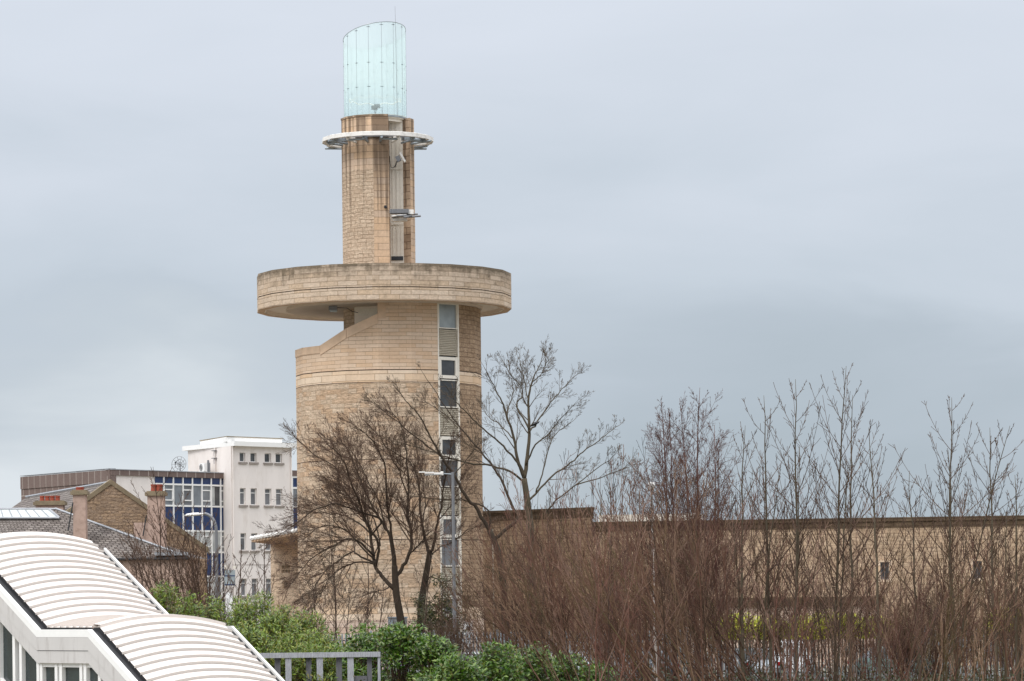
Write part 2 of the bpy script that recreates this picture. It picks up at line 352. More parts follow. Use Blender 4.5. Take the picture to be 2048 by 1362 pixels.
ORI = {}
def finish(name, mb, mats, parent=None, origin=None, smooth=False):
    if isinstance(mats, str): mats = [mats]
    if parent is not None: org = ORI[parent.name]
    else: org = Vector(origin) if origin is not None else Vector((0, 0, 0))
    me = bpy.data.meshes.new(name)
    V = np.array(mb.v, dtype=float) - np.array(org)
    me.from_pydata(V.tolist(), [], mb.f)
    for mn in mats: me.materials.append(MATS[mn])
    me.polygons.foreach_set('material_index', mb.m)
    ul = me.uv_layers.new(name='UVMap')
    flat = np.array([c for f in mb.uv for c in f], dtype=np.float32).ravel()
    ul.data.foreach_set('uv', flat)
    if smooth: me.polygons.foreach_set('use_smooth', [True] * len(me.polygons))
    me.update()
    o = bpy.data.objects.new(name, me); C.objects.link(o)
    if parent is not None: o.parent = parent
    else: o.location = org
    ORI[o.name] = org
    return o
def tag(o, label=None, cat=None, group=None, kind=None):
    if label: o['label'] = label
    if cat: o['category'] = cat
    if group: o['group'] = group
    if kind: o['kind'] = kind
    return o
def thing(name, origin, label, cat, group=None):
    o = bpy.data.objects.new(name, None); C.objects.link(o); o.location = origin; o.empty_display_size = .3
    ORI[o.name] = Vector(origin)
    return tag(o, label, cat, group)
def sub(o, parent): return o

def base_at(px, py, D):
    p = P(px, py, D); return Vector((p.x, p.y, 0))

class Face:
    """a vertical wall plane: from A to B seen from the front (left to right); n points to the viewer"""
    def __init__(s, A, B):
        s.A = Vector((A[0], A[1], 0)); s.B = Vector((B[0], B[1], 0)); s.d = (s.B - s.A).normalized(); s.L = (s.B - s.A).length
        s.n = Vector((s.d.y, -s.d.x, 0))
    def sz(s, px, py):
        o = Vector((0, 0, CAMZ)); d = P(px, py, 1.0) - o
        t_ = (s.A - o).dot(s.n) / d.dot(s.n); q = o + d * t_
        return (q - s.A).dot(s.d), q.z
    def pt(s, u, z, out=0.0):
        q = s.A + s.d * u + s.n * out; return Vector((q.x, q.y, z))
    def box(s, mb, u0, u1, z0, z1, o0, o1, mat=0):
        c = s.pt((u0 + u1) / 2, (z0 + z1) / 2, (o0 + o1) / 2)
        mb.box(c, (u1 - u0, abs(o1 - o0), z1 - z0), mat, s.d, s.n, (0, 0, 1))
    def quad(s, mb, u0, u1, z0, z1, out=0.0, mat=0):
        mb.face([s.pt(u0, z0, out), s.pt(u1, z0, out), s.pt(u1, z1, out), s.pt(u0, z1, out)], mat, [(u0, z0), (u1, z0), (u1, z1), (u0, z1)])
    def wall(s, mb, u0, u1, z0, z1, holes=(), depth=.12, mat=0, rmat=None):
        """wall sheet with rectangular holes and their reveals"""
        us = sorted({u0, u1} | {h[0] for h in holes} | {h[1] for h in holes}); zs = sorted({z0, z1} | {h[2] for h in holes} | {h[3] for h in holes})
        us = [u for u in us if u0 <= u <= u1]; zs = [z for z in zs if z0 <= z <= z1]
        for i in range(len(us) - 1):
            for j in range(len(zs) - 1):
                uc, zc = (us[i] + us[i + 1]) / 2, (zs[j] + zs[j + 1]) / 2
                if any(h[0] < uc < h[1] and h[2] < zc < h[3] for h in holes): continue
                s.quad(mb, us[i], us[i + 1], zs[j], zs[j + 1], 0, mat)
        rm = mat if rmat is None else rmat
        for a, b, c, d in holes:
            mb.face([s.pt(a, c), s.pt(a, d), s.pt(a, d, -depth), s.pt(a, c, -depth)], rm)
            mb.face([s.pt(b, c, -depth), s.pt(b, d, -depth), s.pt(b, d), s.pt(b, c)], rm)
            mb.face([s.pt(a, d), s.pt(b, d), s.pt(b, d, -depth), s.pt(a, d, -depth)], rm)
            mb.face([s.pt(a, c, -depth), s.pt(b, c, -depth), s.pt(b, c), s.pt(a, c)], rm)
# ------------------------------------------------------------------ ground
g_ = MB(); g_.face([(-4000, -300, 0), (4000, -300, 0), (4000, 9000, 0), (-4000, 9000, 0)]); tag(finish('ground', g_, 'grass'), kind='structure')
g_ = MB(); g_.face([(-22, 151.6, .004), (40, 151.6, .004), (40, 169, .004), (-22, 169, .004)]); tag(finish('car_park', g_, 'asphalt'), kind='structure')
g_ = MB(); g_.face([(-60, 188, .004), (-6, 188, .004), (-6, 232, .004), (-60, 232, .004)]); tag(finish('road', g_, 'asphalt'), kind='structure')

# ------------------------------------------------------------------ stone tower
TD = 175.0
ctr = P(777, 720, TD); TX, TY = ctr.x, ctr.y
tower = thing('stone_tower', (TX, TY, 0), 'tall round sandstone tower with wide disc deck and teal glass crown', 'tower')
RT = 4.70
ang = [-164, -144, -124, -104, -84, -64, -44, -24, -4, 16, 33.4, 50.4, 70, 90, 110, 130, 150, 172]
pt = lambda a, R, cx=TX, cy=TY: Vector((cx + R * sin(radians(a)), cy - R * cos(radians(a)), 0))
Ztop = Zp(777, 606, TD - 4)         # underside of disc
Zlow = Zp(600, 697, TD - 2)
zl = lambda py: Zp(777, py, TD - RT)
b_up0, b_up1 = zl(763), zl(738)
b2 = zl(917.5); b3 = zl(1078); b4a, b4b = zl(1240), zl(1217)
JT = .035
bands = [(0, b4a, 'pink_stone'), (b4a, b4b, 'band_stone'), (b4b, b3 - JT, 'rock_stone'), (b3 - JT, b3, 'joint_dark'), (b3, b2 - JT, 'rock_stone'), (b2 - JT, b2, 'joint_dark'), (b2, b_up0 - JT, 'rock_stone'), (b_up0 - JT, b_up0, 'joint_dark'),
         (b_up0, b_up1 - .05, 'band_stone'), (b_up1 - .05, b_up1, 'joint_dark'), (b_up1, Ztop + .3, 'ashlar')]
tm = ['pink_stone', 'band_stone', 'rock_stone', 'ashlar', 'joint_dark', 'rock_stone_right', 'sandstone_cope']
# outline of the wall top, per vertex angle
zA = Zlow
zCut0 = Zp(649, 692, TD - 3.4); zCut1 = Zp(760, 628, TD - 4.7)
topz = {}
for a in ang: topz[a] = Ztop + .3
for a in (-164, -144, -124, -104, -84, -64): topz[a] = zA
wall = MB(); cop = MB()
def facet(a0, a1, zt0, zt1, u0, override=None):
    p0, p1 = pt(a0, RT), pt(a1, RT); L = (p1 - p0).length
    q0, q1 = pt(a0, RT - .35), pt(a1, RT - .35)
    for z0, z1, mn in bands:
        if override: mn = override(mn)
        if zt0 <= z0 and zt1 <= z0: continue
        poly = [(0, z0), (L, z0)]
        def xat(z): return (z - zt0) / (zt1 - zt0) * L
        if zt1 >= z1 and zt0 >= z1: poly += [(L, z1), (0, z1)]
        elif zt0 <= z0 and zt1 >= z1: poly = [(xat(z0), z0), (L, z0), (L, z1), (xat(z1), z1)]
        elif zt0 <= z0: poly = [(xat(z0), z0), (L, z0), (L, zt1)]
        elif zt1 >= z1: poly += [(L, z1), (xat(z1), z1), (0, zt0)]
        else: poly += [(L, zt1), (0, zt0)]
        pts = [p0 + (p1 - p0) * (u / L) + Vector((0, 0, z)) for u, z in poly]
        wall.face(pts, tm.index(mn), [(u0 + u, z) for u, z in poly])
    z = Vector((0, 0, 1))
    wall.face([p0 + z * zt0, p1 + z * zt1, q1 + z * zt1, q0 + z * zt0], 6)
    wall.face([q1 + z * max(0, zt1 - 3), q0 + z * max(0, zt0 - 3), q0 + z * zt0, q1 + z * zt1], 3)
    return L
u = 0
WF = None
for i in range(len(ang)):
    a0 = ang[i]; a1 = ang[(i + 1) % len(ang)]
    if i == len(ang) - 1:
        a1 = 196; z0, z1 = Ztop + .3, Ztop + .3
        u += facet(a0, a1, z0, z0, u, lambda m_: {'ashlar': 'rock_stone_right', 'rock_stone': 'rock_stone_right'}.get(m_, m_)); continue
    if a0 == 33.4:
        WF = Face(pt(a0, RT), pt(a1, RT)); u += (pt(a1, RT) - pt(a0, RT)).length; continue
    ov = (lambda m_: {'ashlar': 'rock_stone_right', 'rock_stone': 'rock_stone_right'}.get(m_, m_)) if a0 >= 50 else None  # facets right of the window strip take the shade-toned stone
    if a0 == -44:   # sloping coping starts here
        u += facet(a0, a1, zA, zA + (zCut1 - zA) * .53, u)
        wall_mid = zA + (zCut1 - zA) * .53
    elif a0 == -24: u += facet(a0, a1, wall_mid, zCut1, u)
    elif a1 <= -44: u += facet(a0, a1, zA, zA, u)
    else: u += facet(a0, a1, Ztop + .3, Ztop + .3, u, ov)
# end face of the full-height wall where the slope meets it
p0, q0 = pt(-4, RT), pt(-4, RT - .35)
wall.face([q0 + Vector((0, 0, zCut1)), p0 + Vector((0, 0, zCut1)), p0 + Vector((0, 0, Ztop + .3)), q0 + Vector((0, 0, Ztop + .3))], 6)
# smooth slabs of the coping along the cut
def cope_run(a0, a1, z0, z1, h=.45):
    p0, p1 = pt(a0, RT + .03), pt(a1, RT + .03); q0, q1 = pt(a0, RT - .40), pt(a1, RT - .40); Z = Vector((0, 0, 1))
    L = (p1 - p0).length; sl = sqrt(L * L + (z1 - z0) ** 2)
    k = max(1, int(sl / 1.1))
    for i in range(k):
        t0, t1 = i / k + .006, (i + 1) / k - .006
        A, B = p0.lerp(p1, t0) + Z * (z0 + (z1 - z0) * t0), p0.lerp(p1, t1) + Z * (z0 + (z1 - z0) * t1)
        A2, B2 = q0.lerp(q1, t0) + Z * (z0 + (z1 - z0) * t0), q0.lerp(q1, t1) + Z * (z0 + (z1 - z0) * t1)
        up, dn = Z * .03, -Z * h
        cop.face([A + dn, B + dn, B + up, A + up]); cop.face([A + up, B + up, B2 + up, A2 + up]); cop.face([B2 + dn, A2 + dn, A2 + up, B2 + up]); cop.face([A + dn, A + up, A2 + up, A2 + dn]); cop.face([B + up, B + dn, B2 + dn, B2 + up]); cop.face([A2 + dn, B2 + dn, B + dn, A + dn])
cope_run(-44, -24, zA, wall_mid); cope_run(-24, -4, wall_mid, zCut1)
for a0, a1 in zip(ang[:6], ang[1:7]): cope_run(a0, a1, zA, zA, .34)
finish('wall', wall, tm, tower); finish('coping', cop, 'sandstone_cope', tower)
# vertical return of coping colour beside the cut
rt = MB(); f8 = Face(pt(-4, RT), pt(16, RT)); f8.box(rt, 0, .38, zCut1 - .2, Ztop + .1, -.38, .03); finish('coping', rt, 'sandstone_cope', tower)
# terrace floor
fl = MB(); fl.face([pt(a, RT - .36) + Vector((0, 0, zA - 1.0)) for a in ang]); finish('terrace_floor', fl, 'concrete', tower)

# window strip in its facet
W = WF.L
strip = MB(); WF.box(strip, 0, .07, 0, Ztop + .02, -.16, .02); WF.box(strip, W - .07, W, 0, Ztop + .02, -.16, .02)
finish('window_frame', strip, 'cream_paint', tower)
back = MB(); WF.quad(back, .07, W - .07, 0, Ztop + .1, -.17); finish('back_panel', back, 'dark_metal', tower)
zw = lambda py: WF.sz(898, py)[1]
def rect_frame(mb, fc, u0, u1, z0, z1, t_, o0, o1, mat=0):
    fc.box(mb, u0, u0 + t_, z0, z1, o0, o1, mat); fc.box(mb, u1 - t_, u1, z0, z1, o0, o1, mat)
    fc.box(mb, u0 + t_, u1 - t_, z0, z0 + t_, o0, o1, mat); fc.box(mb, u0 + t_, u1 - t_, z1 - t_, z1, o0, o1, mat)
def tower_window(y0, y1, frame, gm):
    z1, z0 = zw(y0), zw(y1); fr = MB(); rect_frame(fr, WF, .072, W - .072, z0, z1, frame, -.12, .0)
    fo = finish('window', fr, 'cream_paint', tower)
    pn = MB(); WF.box(pn, .072 + frame, W - .072 - frame, z0 + frame, z1 - frame, -.10, -.08); o = finish('pane', pn, gm, fo)
    return fo
def tower_louvre(y0, y1):
    z1, z0 = zw(y0), zw(y1); lv = MB(); WF.box(lv, .072, W - .072, z0, z1, -.15, -.10); n = max(4, int((z1 - z0) / .085))
    for i in range(n):
        z = z0 + (z1 - z0) * (i + .5) / n
        c = WF.pt(W / 2, z, -.065); lv.box(c, (W - .15, .07, .028), 0, WF.d, (WF.n * .8 - Vector((0, 0, .6))).normalized(), (WF.n * .6 + Vector((0, 0, .8))).normalized())
    finish('louvre', lv, 'louvre_metal', tower)
tower_window(607, 657.5, .05, 'pale_glass'); tower_louvre(659, 711)
for k in range(4):
    d = 159 * k
    tower_window(714 + d, 757 + d, .16, 'dark_glass' if k < 2 else 'grey_glass')
    tower_window(759.5 + d, 815 + d, .05, 'dark_glass' if k < 2 else 'grey_glass')
    tower_louvre(817 + d, 871 + d)
lint = MB(); WF.box(lint, 0, W, zw(606), Ztop + .1, -.15, .03); finish('lintel', lint, 'cream_paint', tower)

# ------------------------------------------------------------------ shaft (upper tower), slot open to the front right
sc_ = P(757, 380, TD); SX, SY = sc_.x, sc_.y; RS = 1.86
Zs0 = zA - 1.0; Zs1 = Zp(757, 231, TD - 1.8); Zmid = Zp(757, 337, TD - 1.8)
sh = MB(); smats = ['shaft_rock', 'shaft_ashlar', 'pier_stone', 'cream_paint', 'sandstone_cope']
pts2 = [(RS * sin(radians(a)), RS * cos(radians(a))) for a in (-80, -55.5, -31, -5.5, 18.4)]
plan = pts2 + [(.60, .55), (1.27, .55), (RS * sin(radians(62)), RS * cos(radians(62))), (RS * sin(radians(82)), RS * cos(radians(82)))] + [(RS * sin(radians(a)), RS * cos(radians(a))) for a in (105, 130, 155, 180, 205, 230, 255)]
kinds = [0, 0, 0, 1, 2, 3, 2, 1, 1] + [0] * 7
u = 0
for i in range(len(plan)):
    a, b = plan[i], plan[(i + 1) % len(plan)]; L = math.hypot(b[0] - a[0], b[1] - a[1]); k = kinds[i]
    A, B = Vector((SX + a[0], SY - a[1], 0)), Vector((SX + b[0], SY - b[1], 0)); Z = Vector((0, 0, 1))
    segs_ = [(Zs0, Zmid, k), (Zmid, Zs1, 1 if k == 0 else k)]
    if k == 3: segs_ = [(Zs0, Zs1 - .02, 3)]
    for z0, z1, mt in segs_:
        sh.face([A + Z * z0, B + Z * z0, B + Z * z1, A + Z * z1], mt, [(u, z0), (u + L, z0), (u + L, z1), (u, z1)])
    u += L
sh.face([(SX + a[0], SY - a[1], Zs1) for a in plan], 4)
finish('shaft', sh, smats, tower)
# cream cladding panel ribs, dark vent at the foot of the slot
pf = Face((SX + .60, SY - .55), (SX + 1.27, SY - .55))
pn = MB()
for uu in (.12, .30, .34, .52): pf.box(pn, uu, uu + .025, Zp(790, 515, TD), Zp(790, 238, TD), 0, .03)
for y0, y1 in ((337, 342), (447, 452)): pf.box(pn, .02, .65, Zp(790, y1, TD), Zp(790, y0, TD), 0.03, .05)
finish('cladding', pn, 'cream_paint', tower)
vt = MB(); pf.box(vt, .04, .63, Zp(790, 523, TD), Zp(790, 515, TD), 0, .06); finish('vent', vt, 'dark_metal', tower)
cap = MB(); cc = (SX - .05, SY); zc0, zc1 = Zp(790, 241, TD - 1.3), Zp(790, 228, TD - 1.3)
cap.lathe(cc, [(0, zc0), (1.42, zc0), (1.42, zc0 + .14), (1.52, zc0 + .14), (1.52, zc1), (0, zc1)], 30); finish('cap', cap, 'cream_paint', tower)
# coping of shaft
cs = MB()
for i in range(4):
    a, b = pts2[i], pts2[i + 1]; f = Face((SX + a[0], SY - a[1]), (SX + b[0], SY - b[1])); f.box(cs, -.003, f.L + .003, Zs1 - .02, Zs1 + .07, -.34, .035)
finish('coping', cs, 'pier_stone', tower)

# ring canopy round the shaft
rc_ = P(755.5, 284, TD); zr = rc_.z; rcx = (rc_.x, TY)
ring = MB(); NR = 18
prof_o = 2.84
ring.lathe(rcx, [(2.42, zr + .01), (prof_o, zr - .03), (prof_o, zr + .16), (prof_o - .05, zr + .18), (2.38, zr + .14), (2.42, zr + .01)], NR, phase=radians(6))
finish('ring_canopy', ring, 'white_metal', tower)
ri = MB(); ri.lathe(rcx, [(1.86, zr + .02), (1.98, zr + .02), (1.98, zr + .12), (1.86, zr + .12)], NR, phase=radians(6))
finish('inner_ring', ri, 'grey_metal', tower)
for k in range(NR):
    a = 6 + 20 * k; 
    br_ = MB(); d = Vector((sin(radians(a)), -cos(radians(a)), 0)); c0 = Vector((rcx[0], rcx[1], zr))
    br_.tube([c0 + d * 1.72 + Vector((0, 0, -.22)), c0 + d * (2.60 if k % 3 else 2.98) + Vector((0, 0, -.13))], .06, n=8)
    br_.box(c0 + d * 2.2 + Vector((0, 0, -.04)), (.05, .95, .14), 0, Vector((-d.y, d.x, 0)), d)
    finish('bracket', br_, 'white_metal' if k % 3 == 1 else 'galvanised', tower)
for k in range(NR):     # short tubes fixed below the rim, along the chord
    a = radians(6 + 20 * k + 10)
    if k % 2: continue
    d = Vector((sin(a), -cos(a), 0)); t_ = Vector((cos(a), sin(a), 0)); c0 = Vector((rcx[0], rcx[1], zr - .16)) + d * 2.45
    tb = MB(); tb.tube([c0 - t_ * .42, c0 + t_ * .42], .055, n=8); finish('lamp_tube', tb, 'galvanised', tower)

# small louvred service platform in the slot
sp = MB(); z0 = Zp(805, 446, TD); cx = P(806, 440, TD).x
sp.box((cx, SY - 1.75, z0 + .13), (1.05, .9, .05)); sp.box((cx - .12, SY - 1.95, z0 + .36), (.95, .5, .20)); sp.box((cx + .45, SY - 1.9, z0 + .33), (.3, .4, .22), 1)
for i in range(7): sp.box((cx - .52 + i * .13, SY - 2.21, z0 + .36), (.03, .03, .18))
sp.tube([(cx - .5, SY - 2.2, z0 + .10), (cx + .25, SY - 2.1, z0 + .2)], .035, 1); sp.tube([(cx - .5, SY - 1.6, z0 + .02), (cx + .55, SY - 1.9, z0 + .22)], .035, 1)
sp.tube([(cx + .1, SY - 2.2, z0 + .04), (cx + .95, SY - 2.0, z0 + .12)], .05); sp.tube([(cx + .0, SY - 1.9, z0 + .2), (cx + .8, SY - 1.8, z0 + .24)], .045); sp.box((cx - .1, SY - 1.5, z0 - .02), (.7, .5, .12), 1)
finish('service_platform', sp, ['grey_metal', 'white_metal'], tower)
# floodlight with cable on the slot wall
fd = MB(); fp = P(803, 315, TD - 1.4)
fd.box(fp + Vector((.06, 0, 0)), (.10, .42, .52), 0, (cos(.5), 0, sin(.5)), (0, 1, 0), (-sin(.5), 0, cos(.5)))
fd.box(fp + Vector((-.16, .02, -.06)), (.22, .26, .28), 1, (cos(.5), 0, sin(.5)), (0, 1, 0), (-sin(.5), 0, cos(.5)))
fd.tube([fp + Vector((-.2, .1, -.1)), fp + Vector((-.34, .6, -.35)), fp + Vector((-.3, 1.5, -.35))], .03, 1)
fl_ = finish('floodlight', fd, ['white_metal', 'grey_metal'], tower)
cb = MB(); cb.tube([fp + Vector((-.2, 0, -.05)), fp + Vector((-.28, .1, -.35)), fp + Vector((-.42, .1, -.5)), fp + Vector((-.55, .1, -.48)), fp + Vector((-.6, .15, -.1)), fp + Vector((-.6, .3, .1))], .018, n=6); finish('cable', cb, 'black_rubber', fl_)
spt = MB(); q = P(771, 413.5, TD - 1.84); spt.box(q, (.14, .06, .13)); spt.tube([q, q + Vector((0, -.16, -.02))], .04); finish('spout', spt, 'dark_metal', tower)

# ------------------------------------------------------------------ glass crown
gc = P(749.6, 140, TD); GX, GY, RG = gc.x, TY, 1.585
zg0 = Zs1 + .03; zmidtop = Zp(749, 71, TD); 
ztopg = lambda a: zmidtop + .28 * sin(radians(a)) + .36 * cos(radians(a))
steps = 15
for k in range(steps):
    a0 = -9 + 24 * k; a1 = a0 + 24; gp = MB(); nn = 3
    for j in range(nn):
        t0 = a0 + .28 + (24 - .56) * j / nn; t1 = a0 + .28 + (24 - .56) * (j + 1) / nn
        A, B = pt(t0, RG, GX, GY), pt(t1, RG, GX, GY); Z = Vector((0, 0, 1))
        gp.face([A + Z * zg0, B + Z * zg0, B + Z * ztopg(t1), A + Z * ztopg(t0)], 0, [(radians(t0) * RG, 0), (radians(t1) * RG, 0), (radians(t1) * RG, ztopg(t1) - zg0), (radians(t0) * RG, ztopg(t0) - zg0)])
    finish('glass_panel', gp, 'teal_glass', tower, smooth=True)
    for zz in (ztopg(a0) - .12, Zp(749, 134, TD), Zp(749, 182, TD)):
        cl = MB(); tn = Vector((cos(radians(a0)), sin(radians(a0)), 0)); rd = Vector((sin(radians(a0)), -cos(radians(a0)), 0))
        c = pt(a0, RG, GX, GY) + Vector((0, 0, zz)); cl.tube([c - tn * .09, c + tn * .09], .009, n=6); cl.box(c, (.035, .03, .035), 0, tn, rd); finish('clamp', cl, 'dark_metal', tower)
    jn = MB(); A = pt(a0, RG + .002, GX, GY); jn.tube([A + Vector((0, 0, zg0)), A + Vector((0, 0, ztopg(a0)))], .006, n=5); finish('joint', jn, 'grey_metal', tower)
edge = MB(); edge.tube([pt(a, RG, GX, GY) + Vector((0, 0, ztopg(a) + .01)) for a in range(0, 361, 6)], .016, n=6, cap=False); finish('top_edge', edge, 'pale_glass', tower)
sk = MB(); sk.lathe((GX, GY), [(RG + .03, zg0 - .02), (RG + .03, zg0 + .06), (RG - .03, zg0 + .06)], 36); finish('glass_base_ring', sk, 'galvanised', tower)
for k in range(9):     # inner ring of glazing supports (tension rail, wavy)
    pass
ir = MB(); zi = Zp(749, 201, TD)
ir.tube([pt(a, RG - .28, GX, GY) + Vector((0, 0, zi + .05 * cos(radians(a * 9)))) for a in range(0, 361, 5)], .028, n=6, cap=False); finish('inner_rail', ir, 'white_paint', tower)
lamp = MB(); lp = P(750, 216, TD); lamp.box((lp.x, lp.y, zg0 + .12), (.38, .38, .26)); finish('lamp_block', lamp, 'concrete', tower)
for dx, dz, rot in ((-.03, .62, .6), (.10, .70, -.3)):
    l2 = MB(); c = Vector((lp.x + dx, lp.y, zg0 + dz)); l2.box(c, (.27, .16, .20), 0, (cos(rot), sin(rot), 0), (-sin(rot), cos(rot), 0)); l2.tube([(lp.x, lp.y, zg0 + .2), (c.x, c.y, c.z)], .018, n=6); finish('searchlight', l2, 'grey_metal', tower)
l3 = MB(); l3.tube([(lp.x + .14, lp.y, zg0 + .66), (lp.x + .36, lp.y, zg0 + .62), (lp.x + .36, lp.y, zg0 + .02)], .014, n=5); finish('cable', l3, 'dark_metal', tower)
rod = MB(); rp0 = P(794.5, 232, TD - 1.7); rod.tube([rp0, rp0 + Vector((-.03, 0, P(793, 60, TD - 1.7).z - rp0.z)), rp0 + Vector((-.05, 0, P(792, 12, TD - 1.7).z - rp0.z))], [.012, .010, .006], n=6); finish('lightning_rod', rod, 'grey_metal', tower)

# ------------------------------------------------------------------ disc deck
dc = P(768, 590, TD); DX, DY = dc.x, TY; RD = 6.47
zd1 = Zp(767, 551, TD); zd0 = Zp(767, 622, TD); zj = Zp(767, 525 + 49.5, TD - 6.4)
disc = MB(); ph = radians(-3)
disc.lathe((DX, DY), [(RD, zd0), (RD, zj)], 20, phase=ph); disc.lathe((DX, DY), [(RD - .02, zj), (RD - .02, zj + .045)], 20, 1, phase=ph)
disc.lathe((DX, DY), [(RD, zj + .045), (RD, zd1), (RD - .4, zd1), (RD - .4, zd1 - .9), (0, zd1 - .9)], 20, 0, phase=ph)
finish('parapet', disc, ['disc_stone', 'joint_dark'], tower)
uds = MB(); uds.lathe((DX, DY), [(0, zd0 + .16), (5.95, zd0 + .16), (6.05, zd0), (RD, zd0)][::1], 20, 0, phase=ph); finish('soffit', uds, 'soffit_cream', tower)
lip = MB(); lip.lathe((DX, DY), [(6.12, zd0 - .012), (RD - .005, zd0 - .012)], 20, 0, phase=ph); finish('soffit_lip', lip, 'sandstone_cope', tower)
bm_ = MB(); bm_.lathe((DX, DY), [(5.0, zd0 + .15), (5.0, zd0 + .02), (0, zd0 + .02)], 20, 0, phase=ph); finish('soffit_drum', bm_, 'soffit_beam', tower)
# cream partition and bulkhead lamp beneath the disc
pb = MB(); q0, q1 = P(709, 640, TD - 2.2), P(762, 640, TD - 2.9); pw = Face(q0, q1); pw.box(pb, 0, pw.L, zA - 1, zd0 + .03, -.15, 0); finish('partition', pb, 'soffit_cream', tower)
pb = MB(); pw.box(pb, .25, pw.L + .3, zd0 - .42, zd0 - .08, 0, .03); finish('partition_band', pb, 'cream_paint', tower)
bl = MB(); q = P(666, 619, TD - 3.2); bl.box((q.x, q.y, zd0 - .1), (.42, .22, .20)); bl.box((q.x + .03, q.y - .02, zd0 - .24), (.36, .18, .10), 1); bo = finish('bulkhead_lamp', bl, ['grey_metal', 'pale_glass'], tower)
cbl = MB(); cbl.tube([(q.x + .2, q.y, zd0 - .08), (q.x + .7, q.y + .1, zd0 - .1), (q.x + .95, q.y + .3, zd0 - .25), (q.x + 1.2, q.y + .8, zd0 - .27)], .018, n=5); finish('cable', cbl, 'dark_metal', bo)
# ------------------------------------------------------------------ long low buildings right of the tower
A = P(1180, 1100, 190); B = P(2120, 1100, 186)
LF = Face(A, B)
longb = thing('long_building', (A.x, A.y, 0), 'long low sandstone building with dark mossy coping and tiny square windows', 'building')
zt = LF.sz(1700, 1036)[1]; zc = LF.sz(1700, 1056)[1]
wins = []
for (x0, y0, x1, y1) in ((1761, 1124, 1778, 1159), (1946, 1122, 1963, 1157)):
    ua, za = LF.sz(x0, y1); ub, zb = LF.sz(x1, y0); wins.append((ua, ub, za, zb))
wl = MB(); LF.wall(wl, 0, LF.L, 0, zc, wins, .25); Lr = LF.pt(LF.L, 0, -12); Ll = LF.pt(0, 0, -12)
wl.face([Ll, LF.pt(0, 0), LF.pt(0, zc), Ll + Vector((0, 0, zc))]); wl.face([Lr, Ll, Ll + Vector((0, 0, zc)), Lr + Vector((0, 0, zc))]); wl.face([LF.pt(LF.L, 0), Lr, Lr + Vector((0, 0, zc)), LF.pt(LF.L, zc)])
finish('wall', wl, 'wall_brick', longb)
cp = MB(); LF.box(cp, -.04, LF.L + .04, zc, zt - .22, -12, .05); LF.box(cp, -.1, LF.L + .1, zt - .216, zt, -12, .12); finish('coping', cp, 'wall_coping', longb)
for (a, b, c, d) in wins:
    fr = MB(); rect_frame(fr, LF, a - .14, b + .14, c - .14, d + .14, .138, -.1, .03); w_ = finish('window', fr, 'band_stone', longb)
    pn = MB(); LF.box(pn, a, b, c, d, -.2, -.17); finish('pane', pn, 'dark_glass', w_); fr = MB(); rect_frame(fr, LF, a + .002, b - .002, c + .002, d - .002, .05, -.165, -.12); LF.box(fr, (a + b) / 2 - .02, (a + b) / 2 + .02, c + .05, d - .05, -.165, -.13); finish('frame', fr, 'grey_metal', w_)
# lower projecting range with dark flat roof
ua, za = LF.sz(1500, 1214); ub, zb = LF.sz(1757, 1193)
lw = MB(); LF.box(lw, ua - 3, ub, 0, za, .06, 3.2); LF.box(lw, ua - 3.1, ub + .1, za, zb, .06, 3.35, 1); finish('porch', lw, ['pink_stone', 'wall_coping'], longb)
pr = MB(); q0 = LF.sz(1190, 1047)[0]; q1 = LF.sz(1392, 1042)[0]; LF.box(pr, q0, q1, zt, zt + .42, -4, -1.6); finish('roof_light', pr, 'cream_paint', longb)

A = P(944, 1100, 187.6); B = P(1186, 1100, 181.5); BF = Face(A, B)
blk = thing('stone_block_building', (A.x, A.y, 0), 'square brown sandstone block joined to the tower foot behind bare trees', 'building')
zt = BF.sz(1080, 1018)[1]
bq = lambda e: [(A.x - e, A.y - e), (B.x + e, B.y - e), (B.x + e, B.y + 4), (A.x - e, A.y + 8)]
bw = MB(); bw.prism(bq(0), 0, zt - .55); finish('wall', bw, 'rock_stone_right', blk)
bc = MB(); bc.prism(bq(.05), zt - .548, zt - .15); bc.prism(bq(.11), zt - .146, zt); finish('coping', bc, 'wall_coping', blk)
dp = MB(); q = BF.pt(BF.sz(988, 1060)[0], 0, .10); dp.tube([(q.x, q.y, 0), (q.x, q.y, zt - 1.0)], .035); finish('downpipe', dp, 'louvre_metal', blk)

# ------------------------------------------------------------------ annex left of the tower with scalloped canopy
A = P(541, 1100, 184); B = P(606, 1100, 180.5); AF = Face(A, B)
anx = thing('stone_annex', (A.x, A.y, 0), 'low sandstone annex with white scalloped canopy left of the tower', 'building')
zt = AF.sz(570, 1086)[1]
hs = []
for (x0, y0, x1, y1) in ((562, 1130, 580, 1146), (565, 1161, 580, 1177)):
    ua, za = AF.sz(x0, y1); ub, zb = AF.sz(x1, y0); hs.append((ua, ub, za, zb))
aw = MB(); AF.wall(aw, 0, AF.L, 0, zt, hs, .2); l0 = AF.pt(0, 0, -6)
aw.face([l0, AF.pt(0, 0), AF.pt(0, zt), l0 + Vector((0, 0, zt))]); finish('wall', aw, 'annex_stone', anx)
for (a, b, c, d) in hs:
    pn = MB(); AF.box(pn, a, b, c, d, -.2, -.17)
    wo_ = finish('window', pn, 'dark_glass', anx); fr = MB()
    for t_ in (.0, .33, .66): AF.box(fr, a + (b - a) * t_ + .03, a + (b - a) * t_ + .07, c, d, -.16, -.02)
    AF.box(fr, a, b, (c + d) / 2 - .02, (c + d) / 2 + .02, -.155, -.03); finish('bars', fr, 'annex_stone', wo_)
cA = P(503, 1079, 180); cB = P(612, 1060, 174.8); rA = P(520, 1079, 187)
cn = MB(); 
